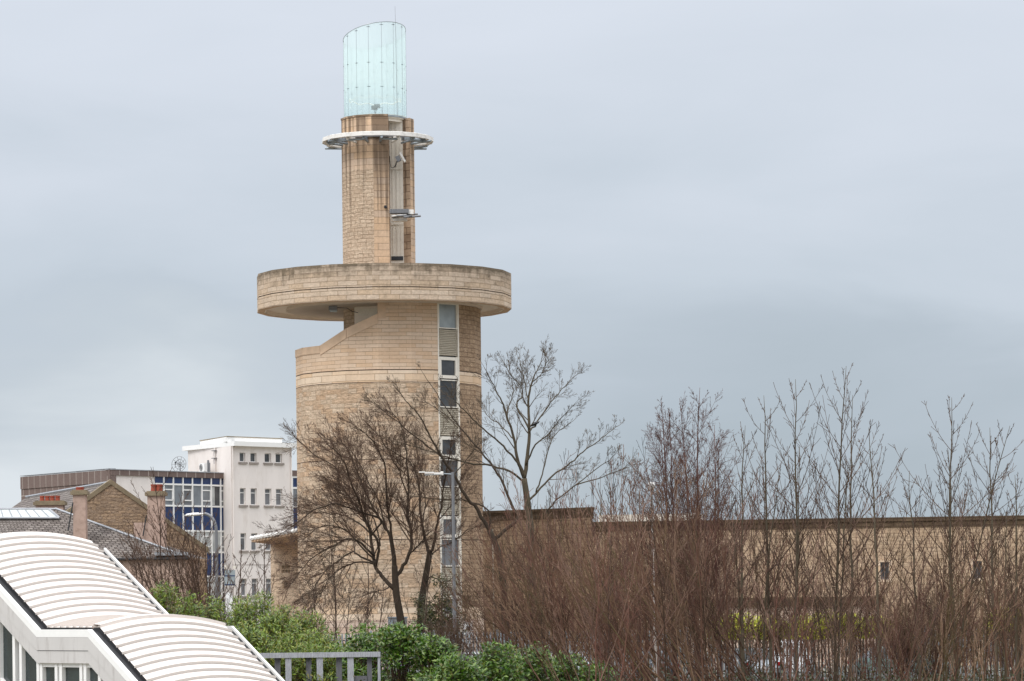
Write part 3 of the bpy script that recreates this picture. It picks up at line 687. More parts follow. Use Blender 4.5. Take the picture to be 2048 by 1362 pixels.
k1, k2, k3, k4 = cA, cB, Vector((cB.x, cB.y + 9, cB.z)), Vector((cA.x + 1.2, cA.y + 8, cA.z + .02))
dn = Vector((0, 0, -.14)); inn = Vector((.9, .9, -.42))
cn.face([k1, k2, k3, k4]); cn.face([k1 + dn, k1, k4, k4 + dn]); cn.face([k1 + dn, k2 + dn, k2, k1])
e1 = AF.pt(.0, zt - .02, .0); e2 = AF.pt(AF.L, zt - .02, 0)
cn.face([k1 + dn, e1, e2, k2 + dn]); cn.face([k4 + dn, e1, k1 + dn]); finish('canopy', cn, 'sandstone_cope', anx)
sc2 = MB(); nS = 17
for i in range(nS):
    p_ = k1.lerp(k2, (i + .5) / nS); dd = (k2 - k1).normalized(); L_ = (k2 - k1).length / nS
    o_ = Vector((-.05, -.05, .05)); sc2.tube([p_ + o_ + Vector((0, -.12, -.03)), p_ + o_ + Vector((0, -.02, .0)), p_ + o_ + Vector((0, .10, .01))], [L_ * .20, L_ * .36, L_ * .25], n=8)
finish('scalloped_edge', sc2, 'white_paint', anx)

# ------------------------------------------------------------------ modern white block
C0 = P(463, 1000, 250); C1 = P(584, 1000, 254.2); C2 = P(377, 1000, 256.6)
wb = thing('white_office_block', (C0.x, C0.y, 0), 'white rendered four storey stair block with paired narrow windows and flat roof', 'building')
FR = Face(C0, C1); FL = Face(C2, C0)
zr1 = FR.sz(463, 892)[1]
holes = []
cols = [(479.5, 490.5), (501, 513), (529.5, 542), (551.5, 564)]
rows = [(905.5, 923.5, False), (976.5, 1009.5, True), (1066.5, 1100.5, True), (1157, 1191.5, True)]
for yi, (y0, y1, tall) in enumerate(rows):
    for ci, (x0, x1) in enumerate(cols):
        dx = (y0 - 905) * .0115; dy = (0.6, .4, .2, 0)[yi] * ci * 1.0
        a, z0_ = FR.sz(x0 + dx, y1 + dy); b, z1_ = FR.sz(x1 + dx, y0 + dy); holes.append((a, b, z0_, z1_, tall))
ws = sorted({}); 
w1 = MB()
for (a, b, c, d, tl) in holes: pass
# one common height per row
hh = []
for r in range(4):
    grp = holes[4 * r:4 * r + 4]; z0_ = sum(h[2] for h in grp) / 4; z1_ = sum(h[3] for h in grp) / 4
    for h in grp: hh.append((h[0], h[1], z0_, z1_, h[4]))
FR.wall(w1, 0, FR.L, 0, zr1, [h[:4] for h in hh], .22); FL.wall(w1, 0, FL.L, 0, zr1, [], .1)
bk = [FR.pt(0, 0), FR.pt(FR.L, 0), FR.pt(FR.L, 0, -9), FL.pt(0, 0)]
w1.face([FR.pt(FR.L, 0), FR.pt(FR.L, 0, -9), FR.pt(FR.L, zr1, -9), FR.pt(FR.L, zr1)])
finish('wall', w1, 'white_render', wb)
for (a, b, c, d, tall) in hh:
    fr = MB(); rect_frame(fr, FR, a + .002, b - .002, c + .002, d - .002, .045, -.20, -.14)
    if tall: FR.box(fr, a + .047, b - .047, d - .36, d - .31, -.2, -.14)
    w_ = finish('window', fr, 'white_paint', wb); pn = MB(); FR.quad(pn, a, b, c, d, -.185); finish('pane', pn, 'grey_glass' if tall else 'dark_glass', w_)
    sl = MB(); FR.box(sl, a - .14, b + .14, c - .16, c - .02, -.05, .1); finish('sill', sl, 'grey_sill', w_)
rf = MB(); zt2 = FR.sz(463, 884)[1]
plan_ = [FL.pt(-.4, 0, .3), FL.pt(FL.L + .0, 0, .3) + FR.n * .1, FR.pt(0, 0, .3), FR.pt(FR.L + .45, 0, .3), FR.pt(FR.L + .45, 0, -10), FL.pt(-.4, 0, -3)]
pl = [(p.x, p.y) for p in [FL.pt(-.4, 0, .28), FR.pt(-.05, 0, .45), FR.pt(FR.L + .45, 0, .3), FR.pt(FR.L + .45, 0, -9.2), FL.pt(-.4, 0, -5)]]
rf.prism(pl, zr1, zt2 + .05); finish('roof', rf, 'white_paint', wb)
rf = MB(); pl2 = [(p.x, p.y) for p in [FL.pt(.7, 0, -.7), FR.pt(.1, 0, -.6), FR.pt(FR.L - .2, 0, -.8), FR.pt(FR.L - .2, 0, -6), FL.pt(.7, 0, -4)]]
rf.prism(pl2, zt2 + .051, zt2 + .40); finish('roof', rf, 'white_paint', wb)
rf = MB(); pl3 = [(p.x, p.y) for p in [FL.pt(.65, 0, -.65), FR.pt(.1, 0, -.55), FR.pt(FR.L - .15, 0, -.75), FR.pt(FR.L - .15, 0, -6.1), FL.pt(.65, 0, -4.1)]]
rf.prism(pl3, zt2 + .402, zt2 + .46); finish('roof_edge', rf, 'mossy_cope', wb)
pp = MB(); q = FR.pt(.10, 0, .08); pp.tube([(q.x, q.y, 0), (q.x, q.y, zr1)], .045); q = FR.pt(FR.L - .1, 0, .08); pp.tube([(q.x, q.y, 0), (q.x, q.y, zr1)], .045); finish('downpipe', pp, 'white_render', wb)
pp = MB(); q = FL.pt(FL.L - 2.6, 0, .08); zz0 = FL.sz(440, 944)[1]; pp.tube([(q.x, q.y, zz0), (q.x, q.y, zr1)], .05); finish('downpipe', pp, 'white_render', wb)
for y in (902, 917):   # little bracket lamps on side wall
    uq, zq = FL.sz(431, y); aa = MB(); FL.box(aa, uq - .3, uq + .3, zq, zq + .05, 0, .2); FL.box(aa, uq - .03, uq + .03, zq - .4, zq, 0, .12); finish('aerial_bracket', aa, 'grey_metal', wb)
cr = MB(); ua, za = FR.sz(476, 1130); FR.box(cr, 0, FR.L, za, za + .03, 0, .02); finish('joint', cr, 'grey_sill', wb)

# wing with blue curtain wall
D0 = P(222, 1000, 242.5); D1 = P(463, 1000, 251.9); D2 = P(44, 1000, 254.0)
wg = thing('blue_glazed_wing', (D0.x, D0.y, 0), 'lower office wing with brown parapet and blue panelled glazed wall', 'building')
GF = Face(D0, D1); GL = Face(D2, D0)
zp1 = GF.sz(222, 939.5)[1]; zp0 = GF.sz(230, 950.5)[1]
u0, _ = GF.sz(308, 1000); u1, _ = GF.sz(459.5, 1000)
ww = MB(); GF.quad(ww, .0, u0, 0, zp0, 0, 0); GF.quad(ww, u1, GF.L, 0, zp0, 0, 0); GF.quad(ww, u0, u1, 0, zp0, -.12, 0); GL.quad(ww, 0, GL.L, 0, zp0, 0, 0); finish('wall', ww, 'white_render', wg)
bp = MB(); GF.box(bp, -.05, GF.L, zp0, zp1, -.4, .12, 0)
GL.box(bp, 0, GL.L, zp1 - 1.9, zp1 - .9, -.3, .06); GL.box(bp, 0, GL.L + .05, zp1 - .89, zp1, -.3, .12); finish('parapet', bp, 'brown_panel', wg)
cpp = MB(); GF.box(cpp, -.1, GF.L, zp1 + .002, zp1 + .06, -.45, .16); GL.box(cpp, 0, GL.L + .1, zp1 + .063, zp1 + .10, -.35, .16); finish('coping', cpp, 'lead', wg)
rr = MB(); 
# brown tile return at the corner
GF.box(rr, -.02, GF.sz(230.5, 960)[0], zp1 - 2.6, zp0 - .004, .01, .10); finish('corner_panel', rr, 'brown_panel', wg)
# panels
ns_ = 8; hpx = [955, 971.5, 1013.5, 1062.5, 1104.5, 1152.5, 1195, 1243]
zrow = [GF.sz(459, y + .3)[1] for y in hpx]
mull = MB(); du = (u1 - u0) / ns_
for i in range(ns_ + 1): GF.box(mull, u0 + du * i - .05, u0 + du * i + .05, 0, zp0, -.1, .06)
for z in zrow: GF.box(mull, u0, u1, z - .06, z + .06, -.1, .045)
finish('curtain_wall_frame', mull, 'white_paint', wg)
rnd = random.Random(5)
for r in range(len(zrow) - 1):
    for i in range(ns_):
        a, b = u0 + du * i + .05, u0 + du * (i + 1) - .05; z1_, z0_ = zrow[r] - .06, zrow[r + 1] + .06
        if r % 2 == 0: p_ = MB(); GF.box(p_, a, b, z0_, z1_, -.09, -.02); finish('spandrel_panel', p_, 'blue_panel', wg)
        else:
            p_ = MB(); GF.box(p_, a, b, z0_, z1_, -.09, -.04)
            w_ = finish('window', p_, 'blind_glass' if (r == 3 and i < 7) or (r == 5 and i < 6) else ['curtain_glass', 'grey_glass', 'dark_glass', 'curtain_glass'][rnd.randrange(4)], wg)
            if i % 2 == 1:
                f_2 = MB(); GF.box(f_2, a, b, z1_ - .36, z1_ - .28, -.04, .02); GF.box(f_2, a, b, z0_ + .3, z0_ + .38, -.04, .02)
                GF.box(f_2, a, a + .05, z0_ + .38, z1_ - .36, -.04, .015); GF.box(f_2, b - .05, b, z0_ + .38, z1_ - .36, -.04, .015); finish('frame', f_2, 'white_paint', w_)
            elif rnd.random() < .6:
                cu = MB(); s0 = rnd.choice([.0, .5]); GF.box(cu, a + (b - a) * s0, a + (b - a) * (s0 + .4), z0_ + .05, z1_ - .05, -.039, -.03); finish('curtain', cu, 'blind_glass', w_)
# rest of the wing seen between stair block and tower
E0 = P(583, 1000, 255.2); E1 = P(640, 1000, 257.5); EF = Face(E0, E1)
e_ = MB(); EF.quad(e_, 0, EF.L, 0, EF.sz(590, 944)[1], -.15); finish('wall', e_, 'white_render', wg)
e_ = MB(); EF.box(e_, 0, EF.L, EF.sz(590, 952)[1], EF.sz(590, 941)[1], -.3, .1); finish('parapet', e_, 'brown_panel', wg)
ze = [EF.sz(590, y)[1] for y in (954, 976, 1014, 1062, 1104, 1152, 1195)]
m_ = MB()
for z in ze: EF.box(m_, 0, EF.L, z - .07, z + .07, -.1, .05)
EF.box(m_, .0, .12, 0, ze[0], -.1, .06); EF.box(m_, .62, .74, 0, ze[0], -.1, .06); finish('curtain_wall_frame', m_, 'white_paint', wg)
for r in range(len(ze) - 1):
    p_ = MB(); EF.box(p_, .12, EF.L, ze[r + 1] + .07, ze[r] - .07, -.12, -.03); finish('spandrel_panel' if r % 2 == 0 else 'window', p_, 'blue_panel' if r % 2 == 0 else 'curtain_glass', wg)

# flat roofs
fr_ = MB(); fr_.face([GL.pt(0, zp1 - .3), GF.pt(0, zp1 - .3), GF.pt(GF.L, zp1 - .3), GF.pt(GF.L, zp1 - .3, -14), GL.pt(0, zp1 - .3, -10)]); finish('roof', fr_, 'concrete', wg)

# satellite dish and air-conditioning unit
q = P(360, 929, 252); zr_ = zp1
dish = thing('satellite_dish', (q.x, q.y, zr_), 'round mesh satellite dish on the roof beside the white block', 'satellite dish')
d_ = MB(); nrm = Vector((-.35, -1, .15)).normalized(); ax_ = Vector((1, -.35, 0)).normalized(); ay_ = nrm.cross(ax_) * -1
for rr_ in (.57, .36, .17):
    d_.tube([q + (ax_ * cos(t_) + ay_ * sin(t_)) * rr_ + nrm * (rr_ * rr_ * .6) for t_ in [2 * pi * i / 24 for i in range(25)]], .018, n=5, cap=False)
for i in range(10):
    t_ = 2 * pi * i / 10; d_.tube([q, q + (ax_ * cos(t_) + ay_ * sin(t_)) * .57 + nrm * .19], .016, n=5)
finish('reflector', d_, 'grey_metal', dish)
d_ = MB(); d_.tube([(q.x, q.y + .1, zr_), (q.x, q.y + .1, q.z)], .04); 
for t_ in (.5, 2.6, 4.7): d_.tube([q + (ax_ * cos(t_) + ay_ * sin(t_)) * .4 + nrm * .1, q + nrm * .75], .014, n=5)
d_.box(q + nrm * .78, (.12, .12, .12)); finish('mast', d_, 'dark_metal', dish)
q = P(408, 935, 252.5)
ac = thing('air_conditioner', (q.x, q.y, zr_), 'white air conditioning unit with round fan on the flat roof', 'air conditioner')
a_ = MB(); a_.box((q.x, q.y, q.z), (.85, .35, .62), 0, FL.d, FL.n); finish('casing', a_, 'white_paint', ac)
a_ = MB(); c_ = Vector((q.x, q.y, q.z)) + FL.n * .19 - FL.d * .12
for rr_ in (.24, .16, .08): a_.tube([c_ + (FL.d * cos(t_) + Vector((0, 0, 1)) * sin(t_)) * rr_ for t_ in [2 * pi * i / 16 for i in range(17)]], .014, n=4, cap=False)
finish('fan_guard', a_, 'dark_metal', ac)
a_ = MB(); c2_ = Vector((q.x, q.y, zr_)) + FL.d * .75
a_.tube([c2_, c2_ + Vector((0, 0, 1.0))], .08); a_.tube([c2_ + FL.d * .25, c2_ + FL.d * .25 + Vector((0, 0, .8))], .05); a_.box(Vector((q.x, q.y, zr_ + .08)), (1.5, .4, .12), 0, FL.d, FL.n); finish('pipes', a_, 'grey_metal', ac)

# ------------------------------------------------------------------ old stone houses
apx = P(221.5, 963, 186)
# gable plane recedes slightly to the right
gr_ = P(413.5, 1097, 186 * (1 + (413 - 222) * .33 / F)); HF = Face((apx.x, apx.y), (gr_.x, gr_.y))
hw = HF.L; zap = apx.z; zea = gr_.z
ho = thing('gabled_stone_house', (apx.x, apx.y, 0), 'old brown rubble gable end house with slate roof behind the chimneys', 'house')
gw = MB()
def hp(u, z, o=0): return HF.pt(u, z, o)
gw.face([hp(-hw, 0), hp(hw, 0), hp(hw, zea), hp(0, zap), hp(-hw, zea)], 0, [(-hw, 0), (hw, 0), (hw, zea), (0, zap), (-hw, zea)])
dp_ = -24
gw.face([hp(hw, 0), hp(hw, 0, dp_), hp(hw, zea, dp_), hp(hw, zea)], 0); gw.face([hp(-hw, 0, dp_), hp(-hw, 0), hp(-hw, zea), hp(-hw, zea, dp_)], 0)
finish('wall', gw, 'old_rubble', ho)
sk_ = MB(); sl_ = (zap - zea) / hw
for sg in (-1, 1):     # raised stone skews
    n_ = Vector((0, 0, 1)); a = hp(0, zap + .12, .05); b = hp(sg * (hw + .1), zea + .12 - .1 * sl_, .05); a2 = hp(0, zap + .12, -.35); b2 = hp(sg * (hw + .1), zea + .12 - .1 * sl_, -.35); dz = Vector((0, 0, -.28))
    for fc in ([a, b, b2, a2], [a + dz, b + dz, b, a], [b2 + dz, a2 + dz, a2, b2], [b + dz, b2 + dz, b2, b]): sk_.face(fc)
finish('skew_coping', sk_, 'mossy_cope', ho)
rf = MB(); sl_len = sqrt(hw ** 2 + (zap - zea) ** 2)
for sg in (-1, 1):
    A_, B_, C_, D_ = hp(0, zap - .05, -.35), hp(0, zap - .05, dp_), hp(sg * (hw + .2), zea - .2, dp_), hp(sg * (hw + .2), zea - .2, -.35)
    rf.face([A_, B_, C_, D_], 0, [(0, sl_len), (24, sl_len), (24, 0), (0, 0)])
rfo = finish('roof', rf, 'slate', ho)
rg = MB(); rg.tube([hp(0, zap - .02, -.35), hp(0, zap - .02, dp_)], .08, n=6); finish('ridge', rg, 'lead', rfo)

# lower hipped house in front
kA = P(111, 1018, 180.5); kE = P(376, 1115, 176.5); kL = Vector((P(-40, 1015, 180.5).x, kA.y, kA.z)); kEL = Vector((kL.x - 1, kE.y, kE.z))
lo = thing('hipped_slate_house', (kE.x - 6, kE.y, 0), 'lower house with hipped slate roof, skylight and pinkish wall under black gutter', 'house')
lr = MB(); 
kEF = Vector((kE.x, kE.y, kE.z)); lr.face([kEL, kEF, kA, kL], 0, [(0, 0), (13, 0), (7, 6.5), (0, 6.5)])
kB = Vector((kE.x + .4, kE.y + 8, kE.z)); lr.face([kEF, kB, kA], 0, [(0, 0), (8, 0), (4, 6)])
lro = finish('roof', lr, 'slate', lo)
hp_ = MB(); hp_.tube([kEF.lerp(kA, t_ / 12) + Vector((0, 0, .03)) for t_ in range(0, 13)], .06, n=6); hp_.tube([kA, kL], .07, n=6); finish('ridge', hp_, 'lead', lro)
lwl = MB(); F2 = Face((kEL.x, kEL.y + .2), (kE.x - .15, kE.y + .2)); F2.wall(lwl, 0, F2.L, 0, kE.z - .05, [], .1)
lwl.face([F2.pt(F2.L, 0), F2.pt(F2.L, 0, -8), F2.pt(F2.L, kE.z, -8), F2.pt(F2.L, kE.z - .05)]); finish('wall', lwl, 'harl_render', lo)
gt = MB(); gt.tube([(kEL.x, kEL.y - .02, kE.z - .06), (kE.x + .1, kE.y - .02, kE.z - .04)], .08, n=8); finish('gutter', gt, 'gutter_black', lo)
pch = MB(); pch.box((P(345, 1110, 177).x, kE.y + .1, P(345, 1108, 177).z), (1.7, .5, .16)); finish('flashing', pch, 'lead', lro)
# skylight lying in the roof plane
nrm = (kEF - kEL).cross(kL - kEL).normalized(); upv = nrm.cross((kEF - kEL).normalized())
def roofpt(px, py):
    o_ = Vector((0, 0, CAMZ)); d_ = P(px, py, 1) - o_; t_ = (kEL - o_).dot(nrm) / d_.dot(nrm); return o_ + d_ * t_
skl = MB(); a, b, c, d = roofpt(-30, 1039), roofpt(119, 1039), roofpt(97, 1021), roofpt(-30, 1021)
up_ = nrm * .10; skl.face([a + up_, b + up_, c + up_, d + up_]); so_ = finish('skylight', skl, 'skylight_glass', lro)
skf = MB()
for e, f2 in ((a, b), (b, c), (c, d)): skf.tube([e + up_, f2 + up_], .07, n=6)
for i in range(1, 8): skf.tube([a.lerp(b, i / 8) + up_, d.lerp(c, i / 8) + up_], .035, n=5)
finish('frame', skf, 'lead', so_)

def chimney(x0, x1, ytop, ybase, D, label, pots, cope='mossy_cope', dep=.7, flare=0):
    a, b = P(x0, ytop, D), P(x1, ytop, D); zb = P(x0, ybase, D).z; cx, cw = (a.x + b.x) / 2, b.x - a.x
    t_ = thing('chimney_stack', (cx, D, zb), label, 'chimney', 'chimney stacks on the old houses')
    s_ = MB(); s_.box((cx, D, (a.z + zb) / 2), (cw, dep, a.z - zb))
    if flare: s_.prism([(cx - cw / 2 - flare, D - dep / 2 - .05), (cx + cw / 2 + .05, D - dep / 2 - .05), (cx + cw / 2 + .05, D + dep / 2), (cx - cw / 2 - flare, D + dep / 2)], zb, zb + flare * 2.2)
    finish('stack', s_, 'pink_render', t_)
    s_ = MB(); s_.box((cx, D, a.z + .09), (cw + .24, dep + .24, .18)); s_.box((cx, D, a.z + .21), (cw + .08, dep + .08, .07)); finish('cope', s_, cope, t_)
    for px_, w_, h_ in pots:
        q = P(px_, ytop, D); p_ = MB(); p_.lathe((q.x, D), [(w_ * .85, a.z + .2), (w_, a.z + .24), (w_ * .86, a.z + h_), (w_ * .98, a.z + h_ + .02), (w_ * .98, a.z + h_ + .1), (w_ * .7, a.z + h_ + .1), (w_ * .66, a.z + .3)], 14); finish('pot', p_, 'terracotta', t_)
    return t_
chimney(147.5, 172.5, 990, 1085, 177.5, 'pinkish chimney stack with one short pot left of the gable', [(160, .22, .30)], dep=.75)
chimney(296, 329, 992, 1105, 178.5, 'wide pinkish chimney stack with red pots in front of blue glazing', [(308, .17, .50), (319, .17, .50)], flare=.7)
chimney(73, 128, 1011, 1045, 187, 'low chimney stack with a row of four red pots', [(84.5, .135, .42), (95, .135, .42), (105, .135, .42), (115.5, .135, .42)])
# iron stays beside the chimneys
for (a, b, nm) in (((146, 1005, 177), (136, 1062, 177), 'black iron stay left of the single-pot chimney'), ((293, 1030, 178), (286, 1072, 178), 'black iron stay left of the wide chimney')):
    s_ = MB(); s_.tube([P(*a), P(*b)], .035, n=6); tag(finish('chimney_stay', s_, 'dark_metal', None, P(*b)), nm, 'stay')
# ------------------------------------------------------------------ foreground station stair with barrel roof
stn = thing('covered_station_stair', (P(150, 1300, 110).x, 110, 0), 'stepped white barrel roofed stair building in the left foreground', 'building')
K = 110.0
UL = P(97, 1255, K)                         # left eave where the upper flight meets the landing
axh = Vector((.62, -.785, 0)); wd = Vector((.785, .62, 0))
Wd = 4.67; slope = .578 
LL = 3.1                                    # landing length
# profile of the left eave: list of (s along axis, z)
s0 = -5.0; s3 = 9.0
def zprof(s):
    if s < 0: return UL.z - s * slope * 1.0
    if s < LL: return UL.z
    return UL.z - (s - LL) * slope * 1.04
def ep(s, w_, dz=0): 
    q = UL + axh * s + wd * w_; return Vector((q.x, q.y, zprof(s) + dz))
NA = 16; SAG = .30
def arcz(w_): 
    t_ = w_ / Wd; return SAG * 4 * t_ * (1 - t_)
def roof_run(sa, sb, step):
    n = max(1, round((sb - sa) / step)); mb = MB()
    ss = [sa + (sb - sa) * i / n for i in range(n + 1)]
    for i in range(n):
        for j in range(NA):
            w0, w1 = Wd * j / NA, Wd * (j + 1) / NA
            mb.face([ep(ss[i], w0, arcz(w0)), ep(ss[i], w1, arcz(w1)), ep(ss[i + 1] - 1e-6 if ss[i+1] in (0,) else ss[i + 1], w1, arcz(w1)), ep(ss[i + 1], w0, arcz(w0))][::-1], 0)
    return mb, ss
allss = []
for (sa, sb, st) in ((s0, 0, .355), (0, LL, .40), (LL, s3, .355)):
    mb, ss = roof_run(sa, sb, st); finish('roof', mb, 'roof_cream', stn, smooth=True)
    allss.append(ss)
seam = MB()
for k, ss in enumerate(allss):
    for s in ss[1:]:
        if k == 1: h, tw = .05, .012
        else: h, tw = .075, .02
        prof = []
        for j in range(NA + 1):
            w_ = Wd * j / NA - (.04 if j == 0 else 0) + (.04 if j == NA else 0); prof.append(ep(s, w_, arcz(Wd * j / NA)))
        up = Vector((0, 0, h)); t_ = axh * tw
        for j in range(NA):
            a, b = prof[j], prof[j + 1]
            seam.face([a + t_, b + t_, b + t_ + up, a + t_ + up]); seam.face([b - t_, a - t_, a - t_ + up, b - t_ + up]); seam.face([a + t_ + up, b + t_ + up, b - t_ + up, a - t_ + up])
        a = prof[0]; seam.face([a - t_, a + t_, a + t_ + up, a - t_ + up]); a = prof[-1]; seam.face([a + t_, a - t_, a - t_ + up, a + t_ + up])
finish('standing_seams', seam, 'roof_seam', stn)
# thick flashing at the head of the lower flight
hd = MB()
for j in range(NA):
    w0, w1 = Wd * j / NA, Wd * (j + 1) / NA; f0, f1 = LL - .35, LL + .03
    A_, B_, C_, D_ = ep(f0, w0, arcz(w0) + .10), ep(f0, w1, arcz(w1) + .10), ep(f1, w1, arcz(w1) + .10), ep(f1, w0, arcz(w0) + .10)
    hd.face([D_, C_, B_, A_]); dn = Vector((0, 0, -.10)); hd.face([D_ + dn, C_ + dn, C_, D_]); hd.face([B_ + dn, A_ + dn, A_, B_])
finish('head_flashing', hd, 'roof_cream', stn)

S_list = [s0, 0, LL, s3]
def strip_along(w0, w1, z0, z1, mat, name, sl=None, th=True, parent=stn):
    """box section following the eave line: between offsets w0..w1 and heights z0..z1 above the eave"""
    mb = MB(); sl = sl or S_list
    for a, b in zip(sl[:-1], sl[1:]):
        p = [ep(a, w0, z0), ep(b, w0, z0), ep(b, w1, z0), ep(a, w1, z0)]; q = [ep(a, w0, z1), ep(b, w0, z1), ep(b, w1, z1), ep(a, w1, z1)]
        mb.face([p[1], p[0], q[0], q[1]]) if w0 < w1 else mb.face([p[0], p[1], q[1], q[0]])
        mb.face([q[0], q[3], q[2], q[1]]); mb.face([p[0], p[1], p[2], p[3]]); mb.face([p[3], p[2], q[2], q[3]])
    a, b = sl[0], sl[-1]
    mb.face([ep(b, w0, z0), ep(b, w1, z0), ep(b, w1, z1), ep(b, w0, z1)]); mb.face([ep(a, w1, z0), ep(a, w0, z0), ep(a, w0, z1), ep(a, w1, z1)])
    return finish(name, mb, mat, parent)
strip_along(-.27, 0.02, -.16, -.13, 'gutter_black', 'gutter')
strip_along(-.02, .02, -.30, -.03, 'gutter_black', 'gutter_side')
strip_along(-.44, -.27, -.30, -.06, 'white_paint', 'parapet_capping')
strip_along(-.44, -.34, -.72, -.305, 'fascia_white', 'fascia')
strip_along(-.42, -.30, -1.12, -.74, 'fascia_white', 'fascia')
jd = strip_along(-.39, -.33, -.745, -.715, 'gutter_black', 'fascia_joint')
# right-hand gutter with white outer edge
RSL = [-4.6, 0, LL, s3]
strip_along(Wd + .03, Wd + .24, -.16, -.12, 'gutter_black', 'gutter', sl=RSL)
strip_along(Wd + .24, Wd + .32, -.5, -.02, 'white_paint', 'gutter_edge', sl=RSL)
strip_along(Wd + .05, Wd + .15, -3.2, -.5, 'fascia_white', 'side_wall')
# side wall below fascia: posts, glass and panel
def side_pt(s, dz, w_=-.36): return ep(s, w_, dz)
gm = MB()
for a, b in zip(S_list[:-1], S_list[1:]):
    gm.face([side_pt(a, -3.1, -.20), side_pt(b, -3.1, -.20), side_pt(b, -1.12, -.20), side_pt(a, -1.12, -.20)])
finish('glazing', gm, 'station_glass', stn)
def post(s, wdt=.16, dz0=-3.4, dz1=-1.12):
    mb = MB(); c = UL + axh * s + wd * -.27; z1 = zprof(s) + dz1 + .1; z0 = zprof(s) + dz0
    mb.box((c.x, c.y, (z0 + z1) / 2), (wdt, .14, z1 - z0), 0, axh, wd); finish('mullion', mb, 'white_paint', stn)
for s in (-3.9, -2.6, -1.62, -1.2, -.12, .08, 1.0, 1.28, 2.5, 2.75, 3.6, 4.5, 5.4, 6.4): post(s)
strip_along(-.34, -.21, -3.35, -3.08, 'white_paint', 'window_sill')
strip_along(-.31, -.19, -1.25, -1.12, 'white_paint', 'window_head')
strip_along(-.30, -.22, -9.0, -3.36, 'panel_beige', 'lower_wall', sl=[s0, 0, LL, s3])
# inner recess dark ceiling of landing
ic = MB(); ic.face([ep(0, -.2, -1.2), ep(LL, -.2, -1.2), ep(LL, 2, -1.2), ep(0, 2, -1.2)]); finish('ceiling', ic, 'panel_beige', stn)
far = MB(); far.face([ep(s0, 0, -4), ep(s0, Wd, -4), ep(s0, Wd, 0), ep(s0, 0, 0)]); finish('end_wall', far, 'fascia_white', stn)

# ------------------------------------------------------------------ weathered timber screen
D = 117.0; e0, e1 = P(508, 1304, D), P(761, 1303.5, D); ztf = (e0.z + e1.z) / 2 + .0
fx = thing('timber_screen', (e1.x, D, 0), 'weathered grey timber slatted screen in front of the laurel', 'fence')
rl = MB(); rl.box(((e0.x + e1.x) / 2, D, e1.z - .085), (e1.x - e0.x, .25, .17)); finish('top_rail', rl, 'weathered_timber', fx)
for (x0, x1, dark) in ((549, 560.6, 1), (571, 583, 0), (611.6, 623, 1), (633.5, 646, 0), (672, 683.7, 1), (695, 707.5, 0), (734, 743.5, 1), (755.5, 760.8, 0)):
    a, b = P(x0, 1330, D), P(x1, 1330, D); s_ = MB(); s_.box(((a.x + b.x) / 2, D + (.07 if dark else -.05), (e1.z - .17) / 2), (b.x - a.x, .06, e1.z - .17)); finish('slat', s_, 'timber_dark' if dark else 'weathered_timber', fx)
a, b = P(708, 1352, D), P(734, 1352, D); s_ = MB(); s_.box(((a.x + b.x) / 2, D + .02, a.z / 2), (b.x - a.x - .01, .04, a.z)); finish('low_board', s_, 'timber_dark', fx)

# ------------------------------------------------------------------ palisade fence
FD = 150.0
pf0 = P(560, 1265, FD); pf1 = P(2110, 1265, FD)
pal = thing('palisade_fence', (0, FD, 0), 'galvanised steel palisade security fence along the car park', 'fence')
zft = 2.42
n = int((pf1.x - pf0.x) / .150)
rnd = random.Random(3)
pb = MB(); N100 = []
for i in range(n):
    x = pf0.x + i * .150; zt_ = zft + rnd.uniform(-.01, .01)
    tgt = MB()
    s_ = tgt if 100 > i - 55 >= 0 else pb
    h = .034
    s_.face([(x - h, FD, .05), (x, FD - .02, .05), (x, FD - .02, zt_ - .08), (x - h, FD, zt_ - .08)]); s_.face([(x, FD - .02, .05), (x + h, FD, .05), (x + h, FD, zt_ - .08), (x, FD - .02, zt_ - .08)])
    s_.face([(x + h, FD + .004, .05), (x - h, FD + .004, .05), (x - h, FD + .004, zt_ - .08), (x + h, FD + .004, zt_ - .08)])
    for sx_ in (-.6, 0, .6):
        s_.face([(x + sx_ * h - .010, FD - .006, zt_ - .08), (x + sx_ * h + .010, FD - .006, zt_ - .08), (x + sx_ * h * 1.5, FD - .008, zt_ + .0)])
    if s_ is tgt: finish('pale', tgt, 'galvanised', pal)
o_ = finish('pales', pb, 'galvanised', pal); o_['kind'] = 'stuff'
rl = MB(); 
for z in (.45, 2.08): rl.box(((pf0.x + pf1.x) / 2, FD + .04, z), (pf1.x - pf0.x, .05, .05))
finish('rail', rl, 'dark_metal', pal)
for i in range(0, 14):
    x = pf0.x + 1.2 + i * 2.75; s_ = MB(); s_.box((x, FD + .10, 1.25), (.10, .07, 2.5)); finish('post', s_, 'galvanised', pal)

